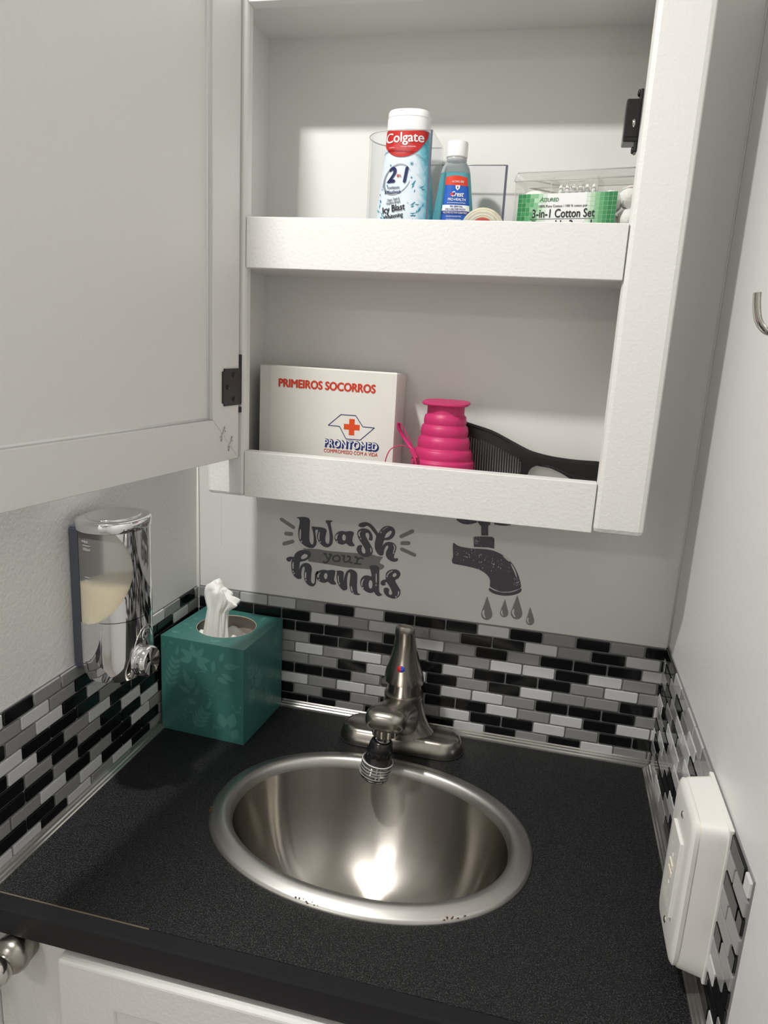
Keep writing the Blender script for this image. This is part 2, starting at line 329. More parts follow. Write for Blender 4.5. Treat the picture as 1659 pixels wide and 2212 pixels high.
DECAL = {'letters': {'letter_w': [[(138.0,259.9),(146.1,261.5),(152.0,261.4),(155.4,259.4),(155.9,255.1),(155.7,244.5),(155.7,235.1),(156.6,229.9),(158.5,227.2),(160.6,227.1),(161.7,229.9),(161.7,235.8),(160.7,242.8),(158.6,250.1),(163.7,250.4),(170.2,250.6),(175.6,250.0),(178.3,248.0),(178.2,244.8),(177.2,240.0),(177.0,234.7),(178.3,231.3),(180.4,230.1),(182.4,232.1),(182.8,238.3),(182.3,244.1),(180.8,250.9),(178.9,255.9),(176.7,259.6),(181.0,260.9),(186.0,260.5),(183.8,258.8),(183.3,256.4),(184.6,251.3),(186.4,243.4),(187.2,237.6),(186.3,231.0),(183.5,227.2),(180.0,225.6),(175.2,226.2),(170.3,229.8),(167.2,234.1),(166.1,239.3),(167.1,246.4),(165.0,247.1),(163.5,245.7),(164.0,240.8),(165.3,233.9),(165.6,229.2),(163.9,224.9),(161.0,222.4),(157.4,222.0),(152.6,222.9),(146.5,226.4),(142.7,230.7),(141.1,237.6),(141.1,245.8),(142.4,253.6),(142.0,257.4),(140.8,259.0)]],'letter_a': [[(189.2,239.0),(190.5,243.8),(194.5,247.8),(199.1,249.0),(203.8,248.8),(207.2,249.8),(211.0,250.0),(214.0,248.3),(212.8,242.1),(212.7,236.8),(215.9,232.3),(213.0,230.8),(208.9,230.9),(205.6,233.0),(204.4,233.5),(200.4,231.5),(195.7,231.9),(190.9,235.1)],[(201.3,245.1),(203.4,243.6),(204.1,241.3),(203.4,237.7),(201.6,236.9),(199.8,237.9),(199.0,241.3),(199.9,244.0)]],'letter_s': [[(218.6,249.1),(220.2,252.8),(223.5,255.0),(228.1,255.7),(232.8,254.5),(236.4,251.2),(238.3,246.8),(238.3,241.6),(235.7,241.3),(233.7,242.2),(234.3,246.3),(233.3,249.7),(230.9,250.6),(229.3,249.2),(229.7,245.8),(232.9,240.4),(236.6,235.0),(239.2,230.1),(239.4,225.5),(237.3,221.7),(233.9,219.4),(229.9,218.8),(225.2,219.9),(221.0,222.7),(218.8,226.5),(219.2,230.6),(221.7,233.3),(225.4,233.4),(225.0,230.2),(225.2,226.1),(226.8,223.7),(229.1,223.3),(230.3,225.5),(229.1,229.5),(225.6,234.9),(221.9,239.7),(219.4,244.6)]],'letter_h': [[(219.6,258.5),(221.5,261.3),(226.0,263.3),(231.2,263.5),(236.4,261.2),(240.6,257.4),(244.9,252.1),(246.1,252.0),(247.6,255.3),(251.3,259.7),(256.3,262.0),(260.9,261.9),(264.9,259.6),(266.7,255.8),(266.0,251.1),(262.9,246.7),(258.5,244.2),(253.4,243.3),(252.2,239.2),(251.5,235.9),(253.6,238.8),(256.9,241.2),(261.4,242.1),(266.0,240.8),(268.8,237.7),(269.2,233.7),(267.9,228.9),(266.7,223.6),(268.3,221.7),(270.5,222.3),(272.3,221.6),(271.8,219.3),(269.1,217.5),(264.5,217.5),(259.8,219.8),(256.7,224.1),(256.7,228.7),(258.5,233.0),(259.2,236.0),(257.7,237.2),(255.5,235.0),(253.8,230.1),(253.5,225.4),(251.6,223.5),(248.7,223.4),(245.1,226.2),(242.3,231.6),(241.6,237.9),(242.9,246.2),(242.2,249.0),(238.0,253.7),(233.7,258.3),(230.2,259.4),(228.0,258.0),(225.7,256.9),(221.7,257.0)],[(260.3,256.3),(262.4,255.3),(261.9,252.9),(258.8,248.6),(254.9,246.4),(253.7,247.4),(255.7,252.2)]],'letter_h ': [[(125.5,203.5),(128.2,206.2),(131.8,207.3),(135.5,207.4),(137.8,212.2),(142.5,216.4),(148.5,218.3),(154.6,218.1),(158.2,215.6),(158.3,212.3),(156.1,207.9),(151.4,204.3),(146.0,202.4),(144.2,201.0),(143.7,196.7),(143.2,191.8),(145.5,196.9),(148.5,200.0),(152.6,201.4),(156.9,200.5),(159.7,197.5),(160.4,193.4),(160.0,188.5),(159.7,179.4),(160.7,175.9),(163.2,174.7),(164.9,177.7),(165.0,183.1),(165.4,188.6),(167.7,192.2),(169.2,191.5),(167.6,187.1),(167.0,183.4),(166.9,179.2),(165.6,173.5),(162.1,170.9),(157.2,171.8),(153.4,175.0),(150.9,179.5),(150.1,186.0),(150.8,192.8),(150.4,195.7),(148.6,195.5),(147.2,192.3),(146.4,186.2),(146.9,180.8),(144.8,178.7),(141.1,178.8),(136.8,181.9),(133.9,187.0),(132.8,193.5),(132.6,200.2),(133.4,204.5),(132.0,203.1),(130.8,200.8),(127.7,200.5)],[(149.9,213.1),(154.1,212.4),(153.6,209.3),(149.5,206.4),(145.9,206.0),(145.8,209.0)]],'letter_a ': [[(166.9,190.0),(169.8,192.8),(174.5,194.9),(179.3,195.2),(181.7,194.9),(186.4,196.2),(191.2,196.1),(191.9,193.2),(191.2,188.3),(190.8,182.9),(193.7,178.7),(191.4,177.2),(187.2,177.3),(184.1,179.0),(182.3,180.0),(178.7,178.0),(173.9,178.0),(169.6,180.1),(167.4,183.5)],[(179.5,191.3),(181.3,190.1),(181.9,187.1),(180.6,183.7),(178.6,183.1),(177.1,185.9),(177.4,189.6)]],'letter_n': [[(193.6,195.8),(198.3,196.9),(201.9,196.3),(203.2,194.1),(203.1,188.7),(203.3,183.9),(204.5,190.1),(206.6,196.3),(210.0,199.6),(213.2,200.3),(218.0,198.7),(220.8,194.9),(221.2,186.0),(221.3,177.7),(222.8,170.1),(226.4,169.0),(224.1,167.5),(218.8,167.7),(213.9,170.7),(211.9,176.4),(211.4,181.7),(211.9,189.6),(211.7,194.9),(210.2,196.2),(208.8,193.6),(207.9,186.9),(208.3,178.6),(208.8,173.8),(205.9,171.3),(202.3,171.8),(198.0,176.0),(195.1,181.6),(193.8,188.7),(194.3,193.5)]],'letter_d': [[(236.3,207.5),(240.8,209.3),(245.4,209.3),(248.4,207.6),(249.3,204.5),(249.5,195.7),(250.0,186.8),(250.3,178.0),(251.7,174.0),(254.7,172.0),(252.2,170.2),(249.3,169.6),(246.3,171.5),(243.8,174.4),(241.5,172.9),(237.4,172.4),(232.1,174.3),(227.8,178.5),(225.5,183.6),(226.1,189.1),(229.4,193.6),(234.0,195.1),(239.5,194.7),(238.7,200.2),(237.3,204.7)],[(238.6,189.5),(240.7,188.0),(241.5,184.5),(240.9,179.7),(239.2,178.2),(237.4,179.2),(236.3,183.3),(237.0,187.8)]],'letter_s ': [[(257.9,196.7),(258.5,201.5),(261.8,205.2),(267.4,207.2),(272.6,207.1),(275.9,204.3),(276.3,200.9),(274.3,196.5),(270.5,193.7),(271.2,190.8),(274.4,185.9),(277.2,181.6),(277.9,176.9),(276.3,172.6),(272.5,169.7),(267.9,169.0),(262.0,170.6),(257.7,174.2),(256.3,178.8),(257.3,181.6),(260.8,182.0),(263.2,180.6),(262.9,176.1),(263.9,173.5),(265.9,173.5),(267.5,175.5),(266.1,180.1),(262.3,186.1),(259.2,189.5),(257.6,188.1),(258.3,185.6),(254.3,184.4),(251.9,186.5),(252.3,189.5),(255.0,191.9),(257.9,192.9)],[(269.7,202.9),(271.7,201.5),(270.8,198.7),(268.5,197.4),(266.6,198.5),(267.4,201.5)]]},'highlights': [[(143.3,244.9),(144.5,244.7),(144.5,236.2),(144.5,232.2),(143.3,232.5),(142.5,238.3)],[(168.9,244.6),(169.8,244.4),(169.3,239.1),(169.6,233.8),(168.3,234.8),(167.6,239.4)],[(194.3,245.0),(192.9,241.8),(192.3,237.0),(190.1,239.1),(191.1,242.7)],[(223.3,252.6),(221.8,248.4),(222.6,244.1),(220.5,245.9),(220.0,249.3)],[(236.2,232.1),(237.9,229.9),(237.9,226.5),(236.8,226.3)],[(258.1,261.1),(254.2,258.9),(250.7,255.4),(251.5,257.2),(255.3,260.5)],[(264.9,240.1),(267.6,237.5),(267.6,232.9),(266.4,229.9),(265.7,231.0),(266.6,235.1)],[(134.8,200.1),(135.7,200.5),(135.9,191.5),(134.7,192.0),(134.0,196.1)],[(151.8,188.7),(153.2,188.6),(153.2,181.6),(151.7,180.8),(151.3,185.0)],[(172.6,191.3),(170.6,187.5),(170.1,183.8),(168.3,184.8),(168.7,188.4)],[(195.9,190.4),(196.8,189.7),(197.2,183.7),(198.1,180.8),(196.5,181.8),(195.5,186.5)],[(213.6,178.5),(215.2,176.3),(216.0,171.0),(214.2,172.5),(213.1,176.0)],[(231.0,190.9),(228.8,186.4),(228.5,180.7),(227.0,182.0),(227.1,186.8)],[(245.1,198.3),(246.3,198.5),(246.9,187.9),(245.6,187.7)],[(266.3,205.7),(261.9,203.1),(259.3,199.0),(259.9,197.9),(262.5,202.0),(266.1,204.5)],[(275.0,180.1),(276.7,178.2),(275.6,174.3),(274.0,172.8),(275.0,175.9)],[(146.5,229.5),(146.2,228.6),(145.6,228.2),(145.0,228.5),(144.8,229.3),(145.0,230.2),(145.6,230.6),(146.2,230.3)],[(171.5,231.8),(171.3,230.9),(170.7,230.5),(170.1,230.8),(169.9,231.6),(170.1,232.4),(170.6,232.9),(171.2,232.6)],[(193.7,235.0),(193.5,234.1),(193.0,233.7),(192.4,234.0),(192.1,234.8),(192.3,235.6),(192.9,236.0),(193.5,235.8)],[(224.1,242.1),(223.9,241.2),(223.3,240.8),(222.7,241.1),(222.5,241.9),(222.7,242.7),(223.2,243.1),(223.8,242.9)],[(249.5,253.2),(249.3,252.4),(248.7,252.0),(248.2,252.3),(247.9,253.1),(248.1,253.9),(248.6,254.3),(249.2,254.0)],[(267.0,228.8),(266.8,228.0),(266.2,227.6),(265.7,227.8),(265.4,228.6),(265.6,229.5),(266.1,229.9),(266.7,229.6)],[(136.2,188.2),(136.0,187.3),(135.4,186.9),(134.8,187.2),(134.5,188.0),(134.8,188.9),(135.4,189.3),(136.0,189.0)],[(137.7,185.5),(137.4,184.7),(136.8,184.2),(136.2,184.5),(135.9,185.3),(136.2,186.2),(136.8,186.6),(137.4,186.4)],[(154.0,178.7),(153.8,177.8),(153.2,177.4),(152.6,177.6),(152.3,178.5),(152.5,179.3),(153.1,179.8),(153.7,179.5)],[(171.8,181.3),(171.5,180.4),(171.0,180.0),(170.4,180.3),(170.1,181.1),(170.3,182.0),(170.9,182.4),(171.5,182.1)],[(198.8,179.7),(198.6,178.8),(198.0,178.4),(197.4,178.7),(197.2,179.5),(197.4,180.4),(198.0,180.8),(198.6,180.5)],[(217.8,169.7),(217.6,168.8),(217.0,168.4),(216.4,168.7),(216.1,169.5),(216.3,170.4),(216.9,170.8),(217.5,170.5)],[(230.2,178.3),(230.0,177.4),(229.4,177.0),(228.8,177.2),(228.5,178.0),(228.7,178.9),(229.3,179.3),(229.9,179.1)],[(247.0,184.1),(246.8,183.2),(246.2,182.8),(245.7,183.1),(245.4,183.9),(245.6,184.7),(246.1,185.1),(246.7,184.9)],[(260.5,197.2),(260.3,196.3),(259.7,195.9),(259.1,196.2),(258.9,197.0),(259.0,197.8),(259.6,198.3),(260.2,198.0)],[(273.5,171.9),(273.4,171.0),(272.8,170.6),(272.2,170.9),(271.9,171.7),(272.1,172.5),(272.7,173.0),(273.3,172.7)]],'rays': [[(116.5,253.4),(115.7,254.1),(115.5,255.2),(115.8,256.3),(116.7,257.1),(117.7,257.4),(118.8,257.2),(135.3,248.4),(136.1,247.7),(136.3,246.6),(136.0,245.6),(135.2,244.7),(134.1,244.4),(133.0,244.6)],[(124.3,234.7),(123.1,235.0),(122.2,235.8),(122.0,237.0),(122.3,238.3),(123.3,239.2),(124.5,239.6),(131.5,239.9),(132.7,239.6),(133.6,238.8),(133.9,237.6),(133.5,236.4),(132.5,235.4),(131.3,235.0)],[(122.9,221.2),(121.5,221.1),(120.4,221.6),(119.7,222.7),(119.7,224.0),(120.3,225.2),(121.5,226.0),(132.5,230.0),(133.8,230.2),(135.0,229.6),(135.7,228.6),(135.7,227.2),(135.0,226.0),(133.9,225.2)],[(275.7,248.6),(274.5,248.3),(273.4,248.6),(272.5,249.4),(272.3,250.6),(272.6,251.8),(273.5,252.7),(286.9,260.8),(288.1,261.1),(289.2,260.8),(290.1,260.0),(290.4,258.8),(290.0,257.6),(289.1,256.7)],[(276.6,239.9),(275.3,240.0),(274.4,240.8),(274.0,242.0),(274.3,243.3),(275.1,244.3),(276.3,244.8),(284.1,245.7),(285.3,245.5),(286.2,244.7),(286.6,243.5),(286.4,242.3),(285.6,241.3),(284.4,240.8)],[(275.5,232.5),(274.7,233.1),(274.2,234.1),(274.3,235.2),(275.0,236.2),(276.0,236.7),(277.1,236.6),(293.5,231.1),(294.4,230.5),(294.8,229.5),(294.7,228.4),(294.1,227.4),(293.1,226.9),(292.0,227.0)]],'brush': [(147.6,219.9),(155.7,220.6),(167.6,221.5),(182.5,220.9),(212.5,222.1),(218.1,222.3),(240.1,222.9),(244.8,221.7),(252.8,221.8),(251.3,218.7),(249.3,213.2),(254.6,211.0),(254.7,207.5),(250.3,204.6),(236.4,203.4),(219.0,202.7),(207.2,202.1),(198.1,202.3),(180.2,203.1),(165.2,203.6),(155.0,204.4),(157.2,211.0),(155.2,217.9),(149.7,218.7)],'your': [[(176.9,216.6),(179.8,212.8),(182.9,209.3)],[(185.4,216.6),(182.3,208.7),(179.7,205.4),(176.8,205.0),(175.4,206.8)],[(175.3,216.7),(179.9,217.0)],[(182.4,216.7),(187.2,216.3)],[(197.5,212.9),(197.3,211.6),(196.5,210.3),(195.3,209.3),(193.8,208.7),(192.2,208.4),(190.6,208.7),(189.3,209.4),(188.5,210.5),(188.1,211.7),(188.4,213.1),(189.1,214.3),(190.3,215.4),(191.9,216.0),(193.5,216.2),(195.1,215.9),(196.3,215.2),(197.2,214.2),(197.5,212.9)],[(199.4,216.9),(203.0,216.7),(202.3,212.0),(203.9,209.4),(206.8,209.6),(210.2,212.4)],[(206.5,216.5),(210.6,216.7),(210.5,209.5),(214.3,209.5)],[(216.5,216.7),(220.0,216.7),(219.8,208.7)],[(216.0,208.6),(225.3,209.0)],[(220.1,213.9),(222.9,216.3),(226.1,217.0),(227.9,215.5)]],'pipe': [(339.4,250.0),(345.1,247.2),(353.4,246.0),(362.2,245.7),(372.2,246.5),(382.3,246.7),(391.1,245.3),(399.4,242.1),(406.4,237.7),(412.9,231.5),(417.6,224.4),(421.7,215.8),(424.7,204.9),(419.8,201.0),(413.4,198.0),(406.9,196.5),(400.1,196.3),(393.2,198.2),(387.9,201.1),(387.8,206.4),(386.0,211.9),(381.5,216.3),(374.5,220.0),(366.2,221.8),(357.2,222.8),(348.3,223.5),(341.0,224.3),(339.3,228.7),(340.4,233.1),(339.5,241.5)],'rim': [(387.4,198.9),(393.4,196.4),(400.9,195.3),(407.6,195.5),(414.8,197.2),(420.5,200.1),(425.2,203.2),(425.6,199.7),(421.6,196.0),(415.2,193.3),(407.3,191.5),(399.2,191.5),(392.4,192.7),(387.7,195.3)],'collar': [(363.1,259.8),(365.6,261.1),(377.6,262.5),(385.5,262.9),(388.0,260.9),(388.8,248.8),(381.4,249.4),(372.1,248.6),(364.6,248.1)],'stem': [(372.2,263.3),(371.7,269.1),(371.1,274.6),(368.7,276.4),(366.8,278.9),(366.3,285.1),(381.5,286.7),(381.6,277.8),(379.4,275.8),(379.7,270.0),(380.5,264.0)],'handles': [[(340.9,279.2),(344.9,276.5),(349.7,274.9),(355.1,275.0),(360.4,276.3),(365.9,278.5),(365.2,286.3),(340.6,283.6)],[(386.2,278.6),(392.8,278.0),(400.0,278.3),(405.8,279.8),(405.2,286.6),(385.6,284.4)]],'pipe_hl': [[(399.4,241.4),(403.5,240.2),(408.6,235.9),(407.6,235.1),(403.1,238.0)],[(410.2,232.9),(414.6,227.5),(418.0,220.2),(419.2,215.8),(417.5,218.1),(414.2,224.7),(411.1,229.9)]],'specks': [[(389.9,229.9),(390.8,229.7),(390.8,228.3),(389.9,228.6)],[(349.4,246.6),(349.9,246.5),(349.8,245.8),(349.4,246.0)],[(371.4,236.7),(372.2,236.5),(372.1,235.4),(371.5,235.7)],[(387.5,233.7),(388.2,233.5),(388.2,232.4),(387.6,232.7)],[(379.5,236.6),(380.0,236.4),(380.0,235.7),(379.5,235.9)],[(370.9,244.8),(371.3,244.7),(371.3,244.1),(370.9,244.2)],[(394.5,234.2),(395.1,234.0),(395.1,233.2),(394.5,233.4)],[(408.0,228.1),(408.8,227.9),(408.7,226.8),(408.0,227.1)],[(399.1,231.4),(399.8,231.2),(399.8,230.1),(399.1,230.4)],[(366.0,239.4),(366.4,239.2),(366.4,238.6),(366.0,238.7)],[(373.0,240.9),(373.7,240.7),(373.6,239.8),(373.1,240.0)],[(381.2,238.6),(381.7,238.5),(381.6,237.7),(381.2,237.9)],[(372.2,239.4),(372.8,239.2),(372.8,238.3),(372.2,238.5)],[(374.2,238.6),(374.8,238.5),(374.8,237.6),(374.3,237.8)],[(393.3,223.1),(393.8,222.9),(393.8,222.1),(393.3,222.3)],[(365.0,231.9),(365.7,231.7),(365.7,230.7),(365.0,230.9)],[(372.2,230.6),(373.0,230.4),(373.0,229.2),(372.2,229.5)],[(383.1,225.1),(383.4,225.0),(383.4,224.5),(383.1,224.6)],[(355.3,235.9),(355.7,235.8),(355.7,235.2),(355.3,235.3)],[(387.6,236.8),(388.3,236.6),(388.3,235.6),(387.7,235.8)],[(359.3,238.6),(360.1,238.3),(360.1,237.0),(359.3,237.3)],[(387.4,221.7),(388.3,221.4),(388.3,220.1),(387.5,220.4)],[(365.8,245.6),(366.2,245.5),(366.2,244.8),(365.8,245.0)],[(395.3,227.4),(396.2,227.1),(396.2,225.7),(395.3,226.0)],[(378.5,234.4),(379.4,234.2),(379.4,232.8),(378.5,233.1)],[(374.2,240.3),(374.8,240.1),(374.8,239.2),(374.2,239.4)],[(353.2,242.1),(353.8,242.0),(353.8,241.1),(353.2,241.3)],[(355.9,235.1),(356.7,234.9),(356.6,233.7),(355.9,233.9)],[(374.4,230.9),(375.4,230.7),(375.3,229.2),(374.4,229.6)],[(346.0,242.9),(346.3,242.8),(346.3,242.3),(346.0,242.4)],[(408.1,217.4),(408.5,217.2),(408.5,216.6),(408.1,216.8)],[(388.8,230.0),(389.7,229.8),(389.7,228.4),(388.9,228.7)],[(345.7,238.3),(346.6,238.1),(346.5,236.9),(345.8,237.2)],[(389.3,226.7),(390.2,226.5),(390.2,225.1),(389.4,225.5)],[(365.6,241.9),(366.1,241.8),(366.1,241.0),(365.6,241.2)],[(402.0,223.7),(402.4,223.6),(402.4,223.0),(402.0,223.2)],[(396.3,228.4),(396.8,228.3),(396.8,227.6),(396.4,227.8)],[(398.2,226.2),(399.2,225.9),(399.1,224.5),(398.3,224.9)],[(374.6,231.1),(375.5,230.9),(375.5,229.5),(374.7,229.8)],[(355.9,240.2),(356.7,240.0),(356.7,238.7),(355.9,239.0)],[(362.6,240.9),(363.3,240.7),(363.2,239.7),(362.6,239.9)],[(398.0,236.6),(398.7,236.4),(398.7,235.4),(398.1,235.6)],[(357.3,235.0),(358.1,234.8),(358.1,233.6),(357.4,233.9)],[(344.8,236.3),(345.1,236.2),(345.1,235.7),(344.8,235.8)],[(361.5,244.9),(362.4,244.7),(362.4,243.2),(361.5,243.6)],[(398.5,226.8),(398.9,226.8),(398.9,226.2),(398.5,226.3)],[(345.9,236.4),(346.3,236.3),(346.3,235.8),(345.9,235.9)],[(378.9,228.3),(379.3,228.2),(379.3,227.7),(378.9,227.8)],[(372.4,221.6),(373.1,221.4),(373.1,220.3),(372.4,220.6)],[(383.9,232.5),(384.3,232.4),(384.3,231.8),(383.9,231.9)],[(396.1,230.4),(396.6,230.3),(396.6,229.6),(396.1,229.7)],[(341.6,238.1),(341.9,238.0),(341.9,237.5),(341.6,237.6)],[(353.0,230.9),(353.8,230.7),(353.7,229.6),(353.1,229.9)],[(368.5,233.8),(368.8,233.7),(368.8,233.2),(368.5,233.3)],[(366.4,243.5),(366.8,243.4),(366.8,242.7),(366.4,242.9)],[(359.6,235.9),(360.2,235.8),(360.2,234.9),(359.6,235.1)],[(360.4,235.1),(361.1,235.0),(361.1,233.9),(360.4,234.2)],[(344.2,240.0),(344.8,239.9),(344.7,239.0),(344.2,239.2)],[(358.2,239.0),(358.7,238.9),(358.7,238.1),(358.2,238.3)],[(408.2,223.3),(408.8,223.1),(408.8,222.2),(408.2,222.4)],[(385.5,225.4),(385.9,225.3),(385.9,224.6),(385.5,224.8)],[(344.3,236.5),(345.2,236.3),(345.1,234.9),(344.3,235.3)],[(371.5,239.0),(372.4,238.8),(372.3,237.6),(371.6,237.8)],[(377.0,223.9),(377.9,223.7),(377.8,222.4),(377.0,222.7)],[(356.7,234.8),(357.3,234.7),(357.3,233.9),(356.8,234.1)],[(390.4,231.3),(391.0,231.2),(390.9,230.3),(390.4,230.5)],[(372.8,250.4),(373.3,250.2),(373.3,249.5),(372.9,249.7)],[(387.2,231.2),(388.0,231.0),(388.0,229.7),(387.2,230.0)],[(359.9,221.4),(360.3,221.3),(360.3,220.7),(359.9,220.8)],[(353.4,235.4),(354.1,235.2),(354.1,234.2),(353.5,234.4)],[(415.7,214.8),(416.3,214.7),(416.3,213.8),(415.8,214.0)],[(419.3,210.9),(419.9,210.7),(419.9,209.8),(419.4,210.0)],[(420.1,207.8),(420.7,207.6),(420.6,206.7),(420.1,206.9)],[(421.4,215.4),(422.0,215.3),(421.9,214.4),(421.4,214.6)],[(419.6,210.0),(420.2,209.8),(420.1,208.9),(419.6,209.1)],[(419.6,210.3),(420.2,210.2),(420.2,209.3),(419.7,209.5)],[(419.4,206.9),(420.0,206.7),(419.9,205.8),(419.4,206.0)],[(418.3,210.3),(418.9,210.1),(418.9,209.2),(418.4,209.4)],[(419.5,215.1),(420.1,215.0),(420.0,214.1),(419.5,214.3)],[(417.8,214.8),(418.4,214.6),(418.4,213.7),(417.8,213.9)],[(415.7,215.6),(416.3,215.4),(416.3,214.5),(415.8,214.7)],[(416.4,213.4),(417.0,213.2),(417.0,212.3),(416.5,212.5)],[(418.8,209.9),(419.4,209.8),(419.4,208.9),(418.8,209.1)],[(420.7,211.1),(421.3,210.9),(421.3,210.0),(420.8,210.2)],[(421.1,212.1),(421.7,212.0),(421.7,211.0),(421.1,211.3)],[(420.3,210.3),(420.9,210.2),(420.9,209.3),(420.3,209.5)],[(419.2,213.2),(419.8,213.0),(419.8,212.1),(419.2,212.3)],[(421.8,208.2),(422.4,208.1),(422.3,207.2),(421.8,207.4)],[(416.3,210.0),(416.9,209.8),(416.9,208.9),(416.4,209.1)],[(421.4,215.8),(422.0,215.7),(422.0,214.8),(421.4,215.0)],[(417.6,208.0),(418.2,207.8),(418.1,206.9),(417.6,207.1)],[(415.8,207.7),(416.4,207.5),(416.4,206.6),(415.9,206.8)],[(368.1,255.3),(368.7,255.1),(368.7,254.2),(368.1,254.5)],[(368.0,253.7),(368.6,253.5),(368.6,252.6),(368.1,252.9)],[(366.3,256.3),(366.9,256.1),(366.9,255.2),(366.3,255.5)],[(364.1,256.2),(364.7,256.1),(364.7,255.2),(364.2,255.4)],[(367.1,253.3),(367.7,253.1),(367.7,252.2),(367.1,252.4)],[(370.4,260.1),(371.0,260.0),(371.0,259.1),(370.4,259.3)],[(363.8,259.5),(364.4,259.3),(364.4,258.4),(363.8,258.7)],[(365.3,255.0),(365.9,254.9),(365.9,254.0),(365.3,254.2)],[(367.7,256.8),(368.3,256.6),(368.3,255.7),(367.8,255.9)],[(366.8,260.7),(367.4,260.6),(367.4,259.7),(366.8,259.9)],[(366.9,253.1),(367.5,253.0),(367.5,252.1),(366.9,252.3)],[(369.8,256.7),(370.4,256.6),(370.4,255.7),(369.8,255.9)],[(365.4,253.5),(366.0,253.4),(366.0,252.5),(365.4,252.7)],[(366.9,256.0),(367.5,255.9),(367.5,255.0),(366.9,255.2)],[(365.1,258.0),(365.7,257.9),(365.7,257.0),(365.1,257.2)],[(366.2,257.7),(366.8,257.5),(366.8,256.6),(366.2,256.8)]],'drops': [[(385.7,188.1),(393.3,168.3),(393.9,166.0),(393.8,163.6),(393.1,161.3),(391.7,159.4),(389.9,158.0),(387.8,157.3),(385.7,157.4),(383.6,158.2),(382.0,159.7),(380.9,161.8),(380.4,164.1),(380.6,166.5)],[(407.4,187.2),(412.4,171.8),(412.8,170.1),(412.8,168.4),(412.3,166.7),(411.3,165.3),(410.0,164.3),(408.5,163.8),(406.9,163.9),(405.5,164.5),(404.3,165.6),(403.5,167.0),(403.1,168.7),(403.2,170.5)],[(421.6,194.2),(428.9,174.6),(429.5,172.2),(429.5,169.7),(428.8,167.4),(427.4,165.4),(425.6,164.0),(423.5,163.3),(421.3,163.4),(419.3,164.3),(417.6,165.8),(416.4,167.9),(415.9,170.3),(416.1,172.7)],[(437.9,181.2),(444.1,166.3),(444.5,164.6),(444.5,162.8),(444.0,161.1),(443.1,159.7),(441.8,158.7),(440.3,158.2),(438.7,158.2),(437.2,158.9),(436.0,160.0),(435.2,161.5),(434.8,163.2),(435.0,165.0)]],'drop_hl': [[(382.6,169.3),(384.0,169.9),(384.4,164.1),(386.2,160.7),(384.8,160.1),(382.2,163.4),(381.5,167.0)],[(404.6,172.5),(405.7,172.9),(406.0,168.7),(407.3,166.3),(406.3,165.9),(404.4,168.2),(403.9,170.8)],[(418.1,175.6),(419.5,176.1),(419.9,170.2),(421.8,166.8),(420.4,166.2),(417.7,169.6),(417.0,173.2)],[(436.3,167.0),(437.4,167.4),(437.7,163.2),(439.0,160.7),(438.1,160.3),(436.1,162.7),(435.6,165.3)]]}

# ================================================================== the room
ZF, ZC = -0.87, 1.19
struct('wall_back', box(BM(), -0.05, 0.65, 0.0, 0.05, ZF, ZC), 'wall_board', 'white painted wall behind the wash basin')
struct('wall_left', box(BM(), -0.05, 0.0, -0.46, 0.0, ZF, ZC), 'wall_paint', 'white textured wall that carries the soap dispenser')
struct('wall_right', box(BM(), 0.6, 0.65, -2.6, 0.0, ZF, ZC), 'wall_sheen', 'white satin wall with the metal hook')
struct('wall_return', box(BM(), -0.85, -0.05, -0.46, -0.41, ZF, ZC), 'hidden_wall')
struct('wall_entry', box(BM(), -0.85, -0.80, -2.6, -0.46, ZF, ZC), 'hidden_wall')
struct('wall_front', box(BM(), -0.85, 0.65, -2.65, -2.6, ZF, ZC), 'hidden_wall')
struct('floor', box(BM(), -0.85, 0.65, -2.65, 0.05, ZF - 0.04, ZF), 'floor_vinyl', 'grey brown vinyl floor')
struct('ceiling', box(BM(), -0.85, 0.65, -2.65, 0.05, ZC, ZC + 0.04), 'ceiling_white', 'plain white ceiling')

# ------------------------------------------------------------------ counter, sink hole
SC = Vector((0.300, -0.2123, 0)); SA, SB, SR = 0.1666, 0.1237, -0.062
def sink_pt(d, t, z):
    a, b = SA - d, SB - d; n = 2.12; c, s = math.cos(t), math.sin(t)
    x = a * math.copysign(abs(c) ** (2 / n), c); y = b * math.copysign(abs(s) ** (2 / n), s)
    return Vector((SC.x + x * math.cos(SR) - y * math.sin(SR), SC.y + x * math.sin(SR) + y * math.cos(SR), z))
cnt = empty('countertop', (0.3, -0.2, -0.0365), 0, 'black speckled laminate countertop around the steel basin', 'countertop')
bm = BM(); prism(bm, [(-0.0005, 0.0), (-0.0005, -0.0365), (-0.394, -0.0365), (-0.394, 0.0)], 0.0005, 0.5995, 'yz')
top = obj('worktop', bm, 'counter_laminate', cnt)
bm = BM(); loft(bm, [[sink_pt(0.012, 2 * math.pi * i / 96, z) for i in range(96)] for z in (-0.06, 0.02)])
apply_bool(top, [obj('cut', bm, 'counter_laminate')])
bm = BM(); prism(bm, [(-0.3935, -0.0006), (-0.3935, -0.0365), (-0.400, -0.0365), (-0.400, -0.0125), (-0.3985, -0.0095), (-0.3948, -0.0006)], 0.0005, 0.5995, 'yz')
obj('front_edge', bm, 'counter_edge', cnt)
bm = BM(); prism(bm, [(-0.3938, 0.0), (-0.3938, -0.002), (-0.3948, -0.002), (-0.3947, 0.0001), (-0.3943, 0.0003)], 0.0005, 0.16, 'yz')
obj('edge_seam', bm, 'edge_glue', cnt)

